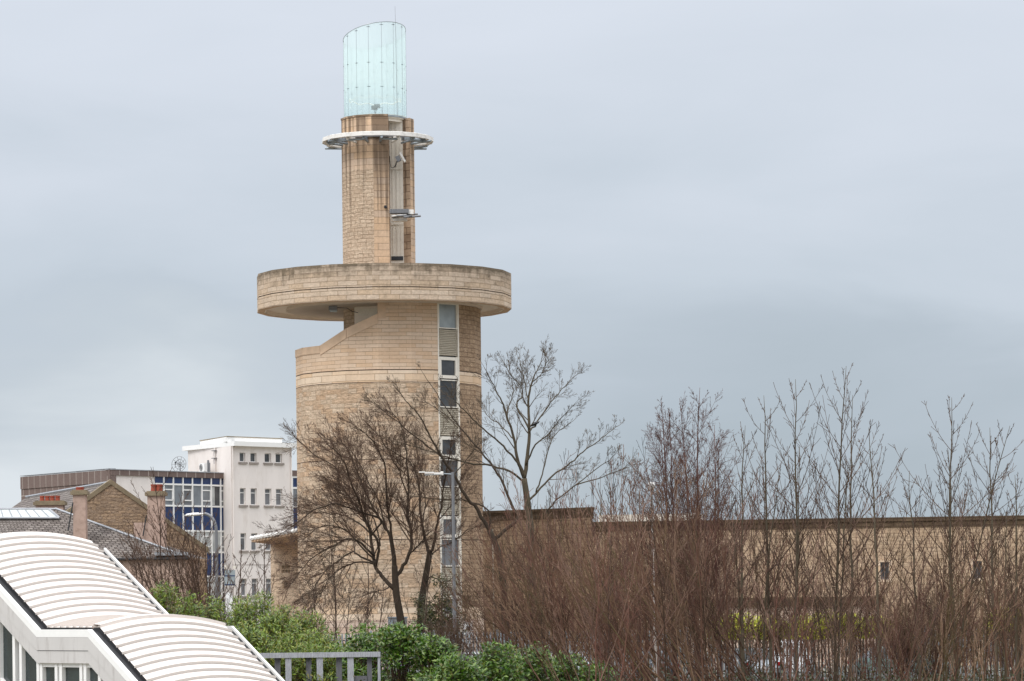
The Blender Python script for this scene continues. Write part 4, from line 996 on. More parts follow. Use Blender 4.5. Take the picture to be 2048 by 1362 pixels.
# ------------------------------------------------------------------ street lamps
def lamp_post(name, xb, yb, xt, yt, D, r0, r1, label, kind):
    b = P(xb, yb, D); t_ = P(xt, yt, D); xg = t_.x
    L = thing('street_lamp', (xg, D, 0), label, 'street lamp')
    m_ = MB(); zt_ = t_.z
    if kind == 'curve':
        r = .72; pts_ = [Vector((xg, D, 0)), Vector((xg, D, 1.2)), Vector((xg, D, zt_ - r))] + [Vector((xg - r * .75 * (1 - cos(a)), D, zt_ - r + r * sin(a))) for a in [pi / 2 * i / 8 for i in range(1, 9)]]
        m_.tube(pts_, [r0, r0 * .8, r1] + [r1] * 8, n=10); finish('pole', m_, 'grey_metal', L)
        h = MB(); hx = xg - r * .75; n_ = 12
        rg_ = [(0, .04), (.08, .07), (.25, .11), (.5, .12), (.72, .09), (.82, .02)]
        base = []
        for (d_, rr) in rg_:
            base.append(len(h.v))
            for k in range(n_):
                a = 2 * pi * k / n_; h.v.append((hx - d_, D + rr * 1.3 * cos(a), zt_ - .02 + rr * (.8 if sin(a) > 0 else .45) * sin(a) - d_ * .07))
        for i in range(len(rg_) - 1):
            for k in range(n_): h.f.append((base[i] + k, base[i + 1] + k, base[i + 1] + (k + 1) % n_, base[i] + (k + 1) % n_)); h.m.append(0); h.uv.append([(0, 0)] * 4)
        finish('lantern', h, 'white_metal', L, smooth=True)
    else:
        m_.tube([(xg, D, 0), (xg, D, 1.6), (xg, D, 1.62), (xg, D, zt_)], [r0, r0, r0 * .75, r1], n=12); finish('pole', m_, 'grey_metal', L)
        m_ = MB(); m_.tube([(xg, D, zt_ - .1), (xg - .55, D, zt_ - .06)], .025); finish('arm', m_, 'galvanised', L)
        h = MB(); a, e = P(884, 946, D).x, P(838, 941, D).x
        for i, (t0, t1, hh_) in enumerate(((0, .35, .09), (.35, .75, .075), (.75, 1, .05))):
            x0, x1 = a + (e - a) * t0, a + (e - a) * t1; h.box(((x0 + x1) / 2, D, zt_ - .07 + (t0 + t1) * .035 + .01 * i), (abs(x1 - x0) + .002 * i, .26 - .03 * i, hh_))
        h.box((a + .0, D, zt_ - .05), (.12, .18, .17)); finish('lantern', h, 'white_metal', L)
        h = MB(); h.box(((a + e) / 2 + .05, D, zt_ - .115), (abs(a - e) * .6, .18, .03)); finish('lens', h, 'pale_glass', L)
lamp_post('a', 432, 1200, 432, 1027, 148, .09, .07, 'pale lamp post with curved neck in front of the blue glazing', 'curve')
lamp_post('b', 911, 1290, 905.5, 944, 153, .11, .065, 'tall grey lamp post with flat lantern in front of the tower', 'flat')
lamp_post('c', 1310, 1240, 1318, 968, 156, .09, .06, 'white lamp post with small dome lantern among the bare birches', 'curve') if False else None
# white post with dome camera among the birches
q = P(1303.5, 966, 152); cm = thing('camera_post', (q.x, 152, 0), 'thin white camera post with dome head behind the red birch', 'camera post')
m_ = MB(); m_.tube([(q.x, 152, 0), (q.x, 152, q.z - .1)], [.055, .035], n=8); finish('pole', m_, 'white_bark', cm)
m_ = MB(); m_.lathe((q.x, 152), [(0, q.z - .32), (.12, q.z - .26), (.17, q.z - .12), (.17, q.z - .02), (.10, q.z + .04), (0, q.z + .05)], 14); finish('dome', m_, 'white_paint', cm)
m_ = MB(); m_.box((q.x + .2, 152, q.z - .1), (.35, .1, .08)); finish('arm', m_, 'grey_metal', cm)

# blue and white traffic sign post near the white block, grey cabinets, white notice
q = P(462, 1160, 165); sg = thing('parking_sign', (q.x, 165, 0), 'pale blue and white sign post beside the street corner', 'sign')
m_ = MB(); m_.box((q.x - .1, 165, q.z / 2 - .3), (.34, .12, q.z - .6)); finish('post', m_, 'white_paint', sg)
m_ = MB(); m_.box((q.x - .05, 165 - .08, q.z + .1), (.52, .05, .75)); finish('plate', m_, 'pale_glass', sg)
m_ = MB(); m_.box((q.x - .05, 165 - .108, q.z - .22), (.50, .01, .05)); m_.box((q.x - .05, 165 - .108, q.z + .2), (.50, .01, .05)); finish('blue_stripe', m_, 'blue_panel', sg)
m_ = MB(); m_.box((q.x - .25, 165, q.z + .62), (.14, .3, .16)); m_.box((q.x + .2, 165, q.z + .6), (.16, .3, .12)); finish('camera', m_, 'cream_paint', sg)
q = P(795, 1236, 166); cab = thing('utility_cabinet', (q.x, 166, 0), 'grey utility cabinet against the foot of the tower', 'cabinet')
m_ = MB(); m_.box((q.x, 166, (q.z) / 2), (.9, .5, q.z)); finish('body', m_, 'concrete', cab); m_ = MB(); m_.box((q.x - .32, 165.70, q.z / 2), (.2, .06, q.z - .1)); finish('door', m_, 'galvanised', cab)
m_ = MB(); m_.box((q.x, 166, q.z + .03), (.98, .58, .06)); finish('lid', m_, 'galvanised', cab)
q = P(936, 1254, 163); nb = thing('notice_box', (q.x, 163, 0), 'small white ticket machine with dark screen beside the window strip', 'machine')
m_ = MB(); m_.box((q.x, 163, q.z - .05), (.42, .3, .62)); m_.box((q.x, 163.05, (q.z - .36) / 2), (.16, .14, q.z - .36)); finish('case', m_, 'white_paint', nb); m_ = MB(); m_.box((q.x + .02, 162.83, q.z - .06), (.2, .03, .2)); finish('screen', m_, 'dark_glass', nb)
for (x, y0, y1, D, lab) in ((1645, 1316, 1352, 151.2, 'red and white striped marker post right of the pale van'), (1797, 1294, 1352, 149.3, 'slim red marker post at the palisade fence')):
    a, b = P(x, y0, D), P(x, y1, D); bp_ = thing('marker_post', (a.x, D, 0), lab, 'post')
    m_ = MB(); m_.tube([(a.x, D, 0), (a.x, D, a.z)], .045, n=8); finish('shaft', m_, 'car_red', bp_)
    m_ = MB()
    for k in range(3 if x < 1700 else 1): z = a.z - .28 - k * .26; m_.tube([(a.x, D, z), (a.x, D, z + .11)], .048, n=8)
    finish('white_band', m_, 'white_paint', bp_)

# ------------------------------------------------------------------ parked cars
def car(x, y, rot, paintm, label, height=1.46, van=False, length=4.3):
    root = thing('parked_car', (x, y, 0), label, 'car', 'cars parked behind the palisade fence')
    R = Matrix.Rotation(rot, 3, 'Z'); O = Vector((x, y, 0))
    def T(a, b, c): return O + R @ Vector((a, b, c))
    hl = length / 2; hw_ = .88
    if van: prof = [(-hl, .35), (-hl, .75), (-hl + .08, height * .55), (-hl + .18, height * .92), (-hl + .5, height), (hl - 1.7, height), (hl - 1.0, height * .62), (hl - .25, height * .52), (hl, height * .38), (hl, .32)]
    else: prof = [(-hl, .38), (-hl - .02, .62), (-hl + .08, .90), (-hl + .55, .98), (-hl + 1.15, height - .04), (-hl + 1.7, height), (hl - 2.0, height - .02), (hl - 1.15, .98), (hl - .25, .82), (hl, .62), (hl, .34)]
    def half(z): return hw_ - max(0, (z - .95)) * .38 - (.04 if z < .5 else 0)
    m_ = MB(); n_ = len(prof)
    for i in range(n_):
        a, b = prof[i], prof[(i + 1) % n_]
        m_.face([T(a[0], -half(a[1]), a[1]), T(a[0], half(a[1]), a[1]), T(b[0], half(b[1]), b[1]), T(b[0], -half(b[1]), b[1])])
    # sides as horizontal slices
    zs_ = sorted({p[1] for p in prof})
    def xr(z):
        xs = []
        for i in range(n_):
            a, b = prof[i], prof[(i + 1) % n_]
            if (a[1] - z) * (b[1] - z) <= 0 and a[1] != b[1]: xs.append(a[0] + (b[0] - a[0]) * (z - a[1]) / (b[1] - a[1]))
        return (min(xs), max(xs)) if xs else None
    for z0, z1 in zip(zs_[:-1], zs_[1:]):
        r0, r1 = xr(z0 + 1e-5), xr(z1 - 1e-5)
        if not r0 or not r1: continue
        for sg_ in (-1, 1):
            f = [T(r0[0], sg_ * half(z0), z0), T(r0[1], sg_ * half(z0), z0), T(r1[1], sg_ * half(z1), z1), T(r1[0], sg_ * half(z1), z1)]
            m_.face(f if sg_ < 0 else f[::-1])
    body = finish('body', m_, paintm, root)
    # glass: side windows, screens
    m_ = MB(); za, zb_ = .98 if not van else height * .6, height - .10
    r0, r1 = xr(za), xr(zb_)
    fr_front = r0[1] if not van else xr(za)[1]
    for sg_ in (-1, 1):
        xa0, xa1, xb0, xb1 = r0[0] + .22, r0[1] - .2, r1[0] + .18, r1[1] - .12
        mid = (xa0 + xa1) / 2
        for (p, q_) in ((0, .47), (.51, 1)):
            f = [T(xa0 + (xa1 - xa0) * p, sg_ * (half(za) + .004), za), T(xa0 + (xa1 - xa0) * q_, sg_ * (half(za) + .004), za), T(xb0 + (xb1 - xb0) * q_, sg_ * (half(zb_) + .004), zb_), T(xb0 + (xb1 - xb0) * p, sg_ * (half(zb_) + .004), zb_)]
            m_.face(f if sg_ < 0 else f[::-1])
    finish('side_window', m_, 'car_glass', root)
    for side, nm in ((1, 'windscreen'), (0, 'rear_window')):
        m_ = MB(); xs = (r0[side] + (.006 if side else -.006), r1[side] + (.006 if side else -.006))
        f = [T(xs[0], -half(za) + .12, za + .02), T(xs[0], half(za) - .12, za + .02), T(xs[1], half(zb_) - .08, zb_), T(xs[1], -half(zb_) + .08, zb_)]
        m_.face(f if side else f[::-1]); finish(nm, m_, 'car_glass', root)
    for wx in (-hl + .78, hl - .82):
        for sg_ in (-1, 1):
            m_ = MB(); m_.tube([T(wx, sg_ * (hw_ - .2), .31), T(wx, sg_ * (hw_ + .01), .31)], .31, n=16); wh = finish('wheel', m_, 'black_rubber', root)
            m_ = MB(); m_.tube([T(wx, sg_ * (hw_ + .005), .31), T(wx, sg_ * (hw_ + .018), .31)], .19, n=12); finish('rim', m_, 'galvanised', wh)
    for sg_ in (-1, 1):
        m_ = MB(); m_.box(T(-hl + .02, sg_ * .72, .80), (.10, .24, .16), 0, R @ Vector((1, 0, 0)), R @ Vector((0, 1, 0))); finish('tail_light', m_, 'red_lens', root)
        m_ = MB(); m_.box(T(hl - .06, sg_ * .64, .68), (.16, .34, .14), 0, R @ Vector((1, 0, 0)), R @ Vector((0, 1, 0))); finish('headlight', m_, 'pale_glass', root)
    m_ = MB(); m_.box(T(-hl - .02, 0, .62), (.03, .5, .11), 0, R @ Vector((1, 0, 0)), R @ Vector((0, 1, 0))); finish('number_plate', m_, 'white_paint', root)
def cx_(px, D): return P(px, 1300, D).x
car(cx_(930, 155.5), 155.5, radians(178), 'car_white', 'white hatchback behind the laurel right of the lamp post')
car(cx_(1130, 156), 156, radians(95), 'car_silver', 'silver car parked behind the fence by the dense dogwood')
car(cx_(1315, 155), 155, radians(90), 'car_dark', 'dark car showing red tail lights through the fence')
car(cx_(1505, 155.5), 155.5, radians(100), 'car_silver', 'silver grey estate car behind the fence below yellow hedge', 1.5)
car(cx_(1585, 156), 156, radians(84), 'car_white', 'white van with tall body behind the palisade fence', 1.85, True, 4.5)
car(cx_(1798, 155), 155, radians(8), 'car_green', 'pale green car side on behind the fence near the small window', 1.52, False, 4.3)
# ------------------------------------------------------------------ vegetation
def seg_mesh(name, segs, matn, parent=None, origin=None, sides=3, tints=None):
    """segs: list of (p0(3), p1(3), r0, r1) -> thin tapered prisms, one mesh"""
    A = np.array([s[0] for s in segs], float); B = np.array([s[1] for s in segs], float); r0 = np.array([s[2] for s in segs])[:, None]; r1 = np.array([s[3] for s in segs])[:, None]
    d = B - A; L = np.linalg.norm(d, axis=1, keepdims=True); L[L == 0] = 1; d /= L
    ref = np.where(np.abs(d[:, 2:3]) < .9, np.array([[0, 0, 1.]]), np.array([[1., 0, 0]])); a = np.cross(d, ref); a /= np.linalg.norm(a, axis=1, keepdims=True); b = np.cross(d, a)
    n = len(A); V = np.zeros((n, sides * 2, 3))
    for k in range(sides):
        t_ = 2 * pi * k / sides; w_ = a * cos(t_) + b * sin(t_); V[:, k] = A + w_ * r0; V[:, sides + k] = B + w_ * r1
    org = np.array(ORI[parent.name]) if parent is not None else np.array(origin if origin is not None else (0, 0, 0))
    V = V.reshape(-1, 3) - org
    base = (np.arange(n) * sides * 2)[:, None]
    Fc = np.zeros((n, sides, 4), int)
    for k in range(sides):
        k2 = (k + 1) % sides; Fc[:, k] = base + np.array([[k, k2, sides + k2, sides + k]])
    o = raw_mesh(name, V, Fc.reshape(-1, 4), matn, parent, org)
    if tints is None:      # one tint per run of segments that belong to the same branch
        rr_ = np.random.RandomState(n); tints = np.repeat(rr_.rand(n // 45 + 1), 45)[:n]
    at = o.data.attributes.new('tint', 'FLOAT', 'POINT'); at.data.foreach_set('value', np.repeat(np.array(tints, dtype=np.float32), sides * 2))
    return o
def raw_mesh(name, V, Q, matn, parent, org):
    me = bpy.data.meshes.new(name); me.vertices.add(len(V)); me.vertices.foreach_set('co', V.astype(np.float32).ravel())
    nf = len(Q); me.loops.add(nf * 4); me.polygons.add(nf); me.loops.foreach_set('vertex_index', Q.astype(np.int32).ravel())
    me.polygons.foreach_set('loop_start', (np.arange(nf) * 4).astype(np.int32)); me.materials.append(MATS[matn]); me.update(calc_edges=True)
    o = bpy.data.objects.new(name, me); C.objects.link(o)
    if parent is not None: o.parent = parent
    else: o.location = tuple(org)
    ORI[o.name] = Vector(org); return o
def leaf_mesh(name, cen, nrm, dirs, ln, wd_, matn, parent):
    """folded leaves, each two quads (an island)"""
    n = len(cen); cen = np.array(cen); nrm = np.array(nrm); dirs = np.array(dirs)
    nrm /= np.linalg.norm(nrm, axis=1, keepdims=True); dirs -= nrm * (dirs * nrm).sum(1, keepdims=True); dirs /= np.linalg.norm(dirs, axis=1, keepdims=True) + 1e-9
    sd_ = np.cross(nrm, dirs); ln = ln[:, None]; wd_ = wd_[:, None]
    V = np.zeros((n, 6, 3)); 
    V[:, 0] = cen; V[:, 1] = cen + dirs * ln * .45 + sd_ * wd_ * .5 + nrm * wd_ * .15; V[:, 2] = cen + dirs * ln - nrm * ln * .12; V[:, 3] = cen + dirs * ln * .45 - sd_ * wd_ * .5 + nrm * wd_ * .15; V[:, 4] = cen + dirs * ln * .5; V[:, 5] = cen
    base = (np.arange(n) * 6)[:, None]
    Q = np.stack([base + np.array([[0, 1, 2, 4]]), base + np.array([[0, 4, 2, 3]])], 1).reshape(-1, 4)
    org = np.array(ORI[parent.name]); return raw_mesh(name, V.reshape(-1, 3) - org, Q, matn, parent, org)

def vrot(d, ang_, az, rnd=None):
    """tilt unit d by ang_ towards azimuth az around d"""
    ref = (0, 0, 1) if abs(d[2]) < .95 else (1, 0, 0)
    ax = (d[1] * ref[2] - d[2] * ref[1], d[2] * ref[0] - d[0] * ref[2], d[0] * ref[1] - d[1] * ref[0]); l = sqrt(ax[0] ** 2 + ax[1] ** 2 + ax[2] ** 2); a = (ax[0] / l, ax[1] / l, ax[2] / l)
    b = (d[1] * a[2] - d[2] * a[1], d[2] * a[0] - d[0] * a[2], d[0] * a[1] - d[1] * a[0])
    s_, c_ = sin(ang_), cos(ang_); ca, sa = cos(az), sin(az)
    return (d[0] * c_ + (a[0] * ca + b[0] * sa) * s_, d[1] * c_ + (a[1] * ca + b[1] * sa) * s_, d[2] * c_ + (a[2] * ca + b[2] * sa) * s_)
def grow(segs, p, d, L, r, lvl, cfg, rnd, maxl):
    n = cfg['n'][lvl]; st = L / n; nch = cfg['ch'][lvl] if lvl < maxl else 0
    wan, up = cfg['wan'][lvl], cfg['up'][lvl]; tip = cfg['tip']; az = rnd.uniform(0, 6.28)
    chp = sorted(rnd.uniform(cfg.get('t0', .15), .97) for _ in range(nch)); ci = 0; px_ = p; r0 = r
    for i in range(n):
        d = (d[0] + rnd.gauss(0, wan), d[1] + rnd.gauss(0, wan), d[2] + rnd.gauss(0, wan) + up); l = sqrt(d[0] ** 2 + d[1] ** 2 + d[2] ** 2); d = (d[0] / l, d[1] / l, d[2] / l)
        q = (p[0] + d[0] * st, p[1] + d[1] * st, p[2] + d[2] * st); t1 = (i + 1) / n; r1 = max(tip, r * (1 - t1 * .85))
        segs.append((p, q, r0, r1))
        while ci < nch and chp[ci] <= t1:
            t_ = chp[ci]; ci += 1; f = (t_ * n - i); s_ = (p[0] + (q[0] - p[0]) * f, p[1] + (q[1] - p[1]) * f, p[2] + (q[2] - p[2]) * f)
            az += 2.4 + rnd.uniform(-.5, .5)
            cd = vrot(d, cfg['ang'][lvl] * rnd.uniform(.7, 1.25), az)
            grow(segs, s_, cd, L * cfg['rat'][lvl] * (1 - .55 * t_) * rnd.uniform(.65, 1.2), max(tip, r1 * .62), lvl + 1, cfg, rnd, maxl)
        p = q; r0 = r1
def spline(pts, k=4):
    out = []; n = len(pts)
    for i in range(n - 1):
        p0, p1, p2, p3 = pts[max(i - 1, 0)], pts[i], pts[i + 1], pts[min(i + 2, n - 1)]
        for j in range(k):
            t_ = j / k; out.append(.5 * ((2 * p1) + (p2 - p0) * t_ + (2 * p0 - 5 * p1 + 4 * p2 - p3) * t_ * t_ + (3 * p1 - p0 - 3 * p2 + p3) * t_ ** 3))
    out.append(pts[-1]); return out
def limb(tr, segs, pxs, D, r0, r1, rnd, cfg, maxl, nb, drift=0, t0=.3, Lb=1.6, d0=0.0, side=8, back=None):
    """hand-laid limb through photo points at depth D (drifting), with grown side branches"""
    n = len(pxs); P3 = []
    for i, (x, y) in enumerate(pxs): P3.append(P(x, y, D + d0 + drift * i / max(1, n - 1)))
    r0 *= .66; r1 *= .7
    sp = spline(P3, 4); m_ = len(sp); rr = [r0 + (r1 - r0) * (i / (m_ - 1)) ** .8 for i in range(m_)]
    # slight crookedness
    for i in range(1, m_ - 1): sp[i] = sp[i] + Vector((rnd.gauss(0, .018), rnd.gauss(0, .02), rnd.gauss(0, .018)))
    tr.tube(sp, rr, n=side)
    for k in range(nb):
        t_ = rnd.uniform(t0, 1.0); i = min(m_ - 2, int(t_ * (m_ - 1))); d = (sp[i + 1] - sp[i]).normalized()
        cd = vrot(tuple(d), rnd.uniform(.3, .9), rnd.uniform(0, 6.28)); L = Lb * rnd.uniform(.5, 1.15) * (1.15 - .6 * t_)
        grow(segs, tuple(sp[i]), cd, L, max(.012, rr[i] * .5), 0, cfg, rnd, maxl)
    d = (sp[-1] - sp[-2]).normalized(); grow(segs, tuple(sp[-1]), tuple(d), Lb * .38, r1, 0, cfg, rnd, maxl)

# --- spreading tree before the tower (thick arching limbs)
TD1 = 158.0
rnd = random.Random(11)
cfgA = dict(n=[8, 6, 4, 3], ch=[7, 5, 2, 0], wan=[.05, .06, .07, .2], up=[.02, .03, .02, 0], ang=[.5, .55, .55, .8], rat=[.50, .5, .5, .5], tip=.005, t0=.12)
b = base_at(803, 1250, TD1)
t1 = thing('spreading_tree', (b.x, b.y, 0), 'dark bare spreading tree with thick arching limbs before the tower', 'tree')
tr = MB(); sg_ = []
gx = P(806, 1262, TD1)
tr.tube(spline([Vector((gx.x + .1, TD1, -.1)), P(806, 1280, TD1), P(802, 1243, TD1), P(793, 1190, TD1), P(790, 1150, TD1), P(789, 1131, TD1)], 3), [r_k * .72 for r_k in [.40, .36, .33, .30, .28, .27, .26, .25, .24, .235, .23, .22, .21, .2, .2, .19]], n=10)
LIMBS1 = [
 ([(788, 1178), (764, 1152), (749, 1127), (741, 1068), (728, 1037), (704, 1003), (679, 965), (671, 936), (628, 909), (594, 878)], .16, .02, 2.5),
 ([(752, 1132), (757, 1088), (735, 1049), (720, 1012), (704, 970), (692, 936), (681, 911), (655, 889)], .11, .02, -2),
 ([(789, 1140), (782, 1082), (766, 1047), (741, 1006), (714, 942), (702, 913), (681, 879)], .13, .02, 1),
 ([(792, 1140), (786, 1086), (778, 1037), (774, 1004), (770, 936), (757, 903), (737, 872), (716, 856)], .11, .02, -1.5),
 ([(792, 1155), (803, 1138), (819, 1107), (823, 1068), (815, 1027), (817, 985), (815, 924), (807, 866), (794, 835), (770, 819)], .15, .02, .5),
 ([(818, 1110), (829, 1099), (846, 1080), (856, 1068)], .07, .03, -1),
 ([(741, 1072), (761, 1039), (712, 1022), (673, 1008), (628, 1020), (601, 1041), (572, 1061), (540, 1080)], .07, .02, -3),
 ([(741, 1066), (712, 1043), (687, 1031), (652, 1026), (611, 1024), (575, 1034)], .07, .015, 2),
 ([(749, 1112), (716, 1082), (692, 1078), (663, 1094), (626, 1115), (599, 1144), (574, 1183)], .085, .015, -2),
 ([(752, 1128), (714, 1109), (704, 1103), (675, 1123), (648, 1144), (628, 1177), (611, 1190)], .08, .015, 1.5),
 ([(752, 1130), (720, 1123), (683, 1136), (659, 1156), (642, 1185), (609, 1214)], .07, .015, -1),
 ([(750, 1120), (722, 1092), (690, 1060), (650, 1052), (618, 1070), (596, 1090)], .07, .015, 0),
 ([(780, 1172), (768, 1179), (749, 1185), (731, 1220)], .05, .012, -1),
 ([(768, 1050), (757, 1000), (735, 960), (720, 930), (700, 900), (672, 880)], .06, .015, 2),
 ([(760, 1092), (748, 1040), (722, 1000), (700, 980), (668, 968), (636, 975)], .06, .015, 3),
 ([(818, 1000), (805, 960), (790, 925), (770, 890), (752, 862)], .05, .015, -1),
]
for pts_, r0, r1, dr in LIMBS1: limb(tr, sg_, pts_, TD1, r0, r1, rnd, cfgA, 2, int(15 + 2.6 * len(pts_)), drift=dr * 1.6, Lb=2.6, t0=.25)
finish('trunk', tr, 'bark', t1, smooth=True); seg_mesh('crown', sg_, 'twig_brown', t1)
# --- its neighbour
b = base_at(845, 1250, TD1 + 1.2)
t1b = thing('twin_stem_tree', (b.x, b.y, 0), 'slimmer dark bare tree with ivy at its foot by the window strip', 'tree')
tr = MB(); sg_ = []; DD = TD1 + 1.2
tr.tube(spline([Vector((P(842, 1270, DD).x, DD, -.1)), P(842, 1226, DD), P(848, 1175, DD), P(856, 1127, DD), P(860, 1100, DD)], 3), [r_k * .8 for r_k in [.26, .25, .24, .23, .22, .21, .2, .2, .19, .18, .17, .16, .15]], n=10)
for pts_, r0, r1, dr in [
 ([(860, 1112), (852, 1086), (844, 1047), (840, 1006), (835, 957), (819, 924), (786, 903), (760, 885)], .13, .02, 1),
 ([(860, 1107), (868, 1086), (874, 1047), (883, 1008), (889, 965), (897, 916), (905, 880)], .12, .02, -1.5),
 ([(852, 1165), (862, 1154), (889, 1168), (914, 1185), (959, 1210)], .07, .02, -2),
 ([(862, 1110), (880, 1095), (910, 1080), (935, 1060), (965, 1050)], .06, .015, 1.5),
 ([(845, 1050), (850, 1010), (846, 965), (838, 920), (828, 880)], .05, .015, 2),
 ([(876, 1040), (895, 1020), (912, 990), (920, 960)], .05, .015, 1)]:
    limb(tr, sg_, pts_, DD, r0, r1, rnd, cfgA, 2, int(12 + 2.0 * len(pts_)), drift=dr * 1.3, Lb=2.2)
finish('trunk', tr, 'bark', t1b, smooth=True); seg_mesh('crown', sg_, 'twig_brown', t1b)

# --- tall open-crowned tree right of the tower
TD2 = 160.0
cfgB = dict(n=[6, 5, 4, 3], ch=[6, 4, 1, 0], wan=[.06, .08, .10, .2], up=[.06, .07, .06, 0], ang=[.6, .65, .6, .8], rat=[.52, .55, .5, .5], tip=.0056, t0=.25)
b = base_at(1062, 1250, TD2)
t2 = thing('tall_open_tree', (b.x, b.y, 0), 'tall bare tree with rounded open crown right of the tower, crow perched in it', 'tree')
tr = MB(); sg_ = []
tr.tube(spline([Vector((P(1064, 1270, TD2).x, TD2, -.1)), P(1062, 1100, TD2), P(1056, 1014, TD2), P(1048, 957, TD2)], 4), [r_k * .7 for r_k in [.34, .33, .32, .3, .28, .26, .25, .24, .23, .22, .21, .2, .2]], n=10)
for pts_, r0, r1, dr in [
 ([(1048, 957), (1055, 911), (1058, 855), (1057, 803), (1064, 765), (1074, 742), (1084, 722)], .16, .018, .5),
 ([(1048, 952), (1035, 919), (1028, 878), (1012, 829), (1004, 803), (987, 770), (969, 736)], .14, .018, -1),
 ([(1058, 858), (1033, 811), (1046, 790), (1040, 770), (1022, 750), (1007, 724)], .07, .015, 1),
 ([(1058, 864), (1074, 844), (1095, 813), (1115, 788), (1133, 770), (1148, 754)], .07, .015, 1.5),
 ([(1052, 930), (1071, 890), (1100, 865), (1125, 834), (1151, 806)], .07, .015, -2),
 ([(1057, 1000), (1076, 983), (1105, 952), (1141, 927), (1166, 903), (1192, 885), (1215, 867), (1236, 852)], .09, .018, 2),
 ([(1090, 1030), (1102, 1011), (1151, 970), (1202, 932), (1228, 911)], .07, .015, -2),
 ([(1151, 970), (1197, 957), (1230, 944), (1259, 934)], .05, .012, 0),
 ([(1072, 985), (1084, 950), (1095, 906), (1110, 870), (1143, 844)], .06, .015, .5),
 ([(1047, 955), (1030, 919), (997, 885), (966, 857), (940, 832), (917, 808), (904, 790), (890, 770)], .09, .018, -3),
 ([(1046, 962), (1020, 942), (971, 929), (940, 927), (894, 914), (873, 906), (843, 898), (812, 888), (789, 883)], .09, .015, -4),
 ([(1057, 803), (1050, 770), (1044, 740), (1036, 715)], .05, .014, 1),
 ([(1064, 765), (1080, 750), (1090, 735), (1098, 715)], .04, .012, -1),
 ([(1012, 829), (1022, 800), (1026, 775), (1020, 745)], .04, .012, 1),
 ([(1030, 880), (1000, 850), (978, 835), (966, 815)], .05, .014, 2)]:
    limb(tr, sg_, pts_, TD2, r0, r1, rnd, cfgB, 2, int(4 + 1.3 * len(pts_)), drift=dr, Lb=1.65, t0=.25)
finish('trunk', tr, 'bark_grey', t2, smooth=True); seg_mesh('crown', sg_, 'twig_grey', t2)
# --- leaning tree whose limbs reach across the window strip
b = base_at(1010, 1250, 157)
t3 = thing('leaning_tree', (b.x, b.y, 0), 'bare tree leaning left, its long limbs crossing the window strip of the tower', 'tree')
tr = MB(); sg_ = []; DD = 157
tr.tube(spline([Vector((P(1012, 1270, DD).x, DD, -.1)), P(1008, 1180, DD), P(995, 1100, DD), P(978, 1060, DD)], 3), [r_k * .75 for r_k in [.26, .25, .24, .23, .22, .21, .2, .19, .18, .17]], n=10)
for pts_, r0, r1, dr in [
 ([(980, 1064), (956, 1022), (930, 988), (907, 950), (884, 914), (868, 888), (853, 857), (835, 826), (812, 801), (791, 775)], .15, .018, -2),
 ([(985, 1080), (1035, 1040), (1025, 1014), (1007, 970), (992, 942), (971, 914), (953, 893), (920, 855), (894, 819), (868, 778), (848, 749)], .13, .018, 1.5),
 ([(978, 1062), (976, 1021), (933, 1001), (894, 1000), (825, 993), (790, 1000)], .07, .015, -1),
 ([(879, 909), (843, 883), (796, 844), (763, 819), (745, 800)], .06, .015, 0),
 ([(953, 893), (925, 860), (900, 838), (870, 815), (846, 800)], .05, .014, 1),
 ([(907, 950), (925, 930), (945, 905), (960, 880)], .05, .014, 1)]:
    limb(tr, sg_, pts_, DD, r0, r1, rnd, cfgB, 2, int(4 + 1.3 * len(pts_)), drift=dr, Lb=1.65, t0=.25)
finish('trunk', tr, 'bark', t3, smooth=True); seg_mesh('crown', sg_, 'twig_grey', t3)

# --- crow
q = P(1069, 848, TD2 + .2)
cb_ = MB(); ax_ = Vector((.86, 0, .5)).normalized(); sdv = Vector((0, 1, 0)); upv = ax_.cross(sdv) * -1
rg_ = [(-.30, .012, .035), (-.16, .03, .045), (-.10, .055, .06), (0, .085, .08), (.10, .075, .07), (.155, .042, .04), (.19, .045, .042), (.225, .035, .034), (.245, .012, .012), (.30, .003, .003)]
bs_ = []
for (d_, h_, w_) in rg_:
    bs_.append(len(cb_.v))
    for k in range(10):
        a = 2 * pi * k / 10; v = q + ax_ * d_ + upv * (h_ * sin(a) + (.02 if d_ > .13 else 0)) + sdv * w_ * cos(a); cb_.v.append(tuple(v))
for i in range(len(rg_) - 1):
    for k in range(10): cb_.f.append((bs_[i] + k, bs_[i] + (k + 1) % 10, bs_[i + 1] + (k + 1) % 10, bs_[i + 1] + k)); cb_.m.append(0); cb_.uv.append([(0, 0)] * 4)
for s_ in (-1, 1): cb_.tube([q + sdv * .03 * s_ + upv * -.05, q + sdv * .03 * s_ - Vector((0, 0, .16))], .008, n=5)
tag(finish('crow', cb_, 'crow_black', None, q - Vector((0, 0, .16)), smooth=True), 'black crow perched on a limb of the open-crowned tree', 'bird')

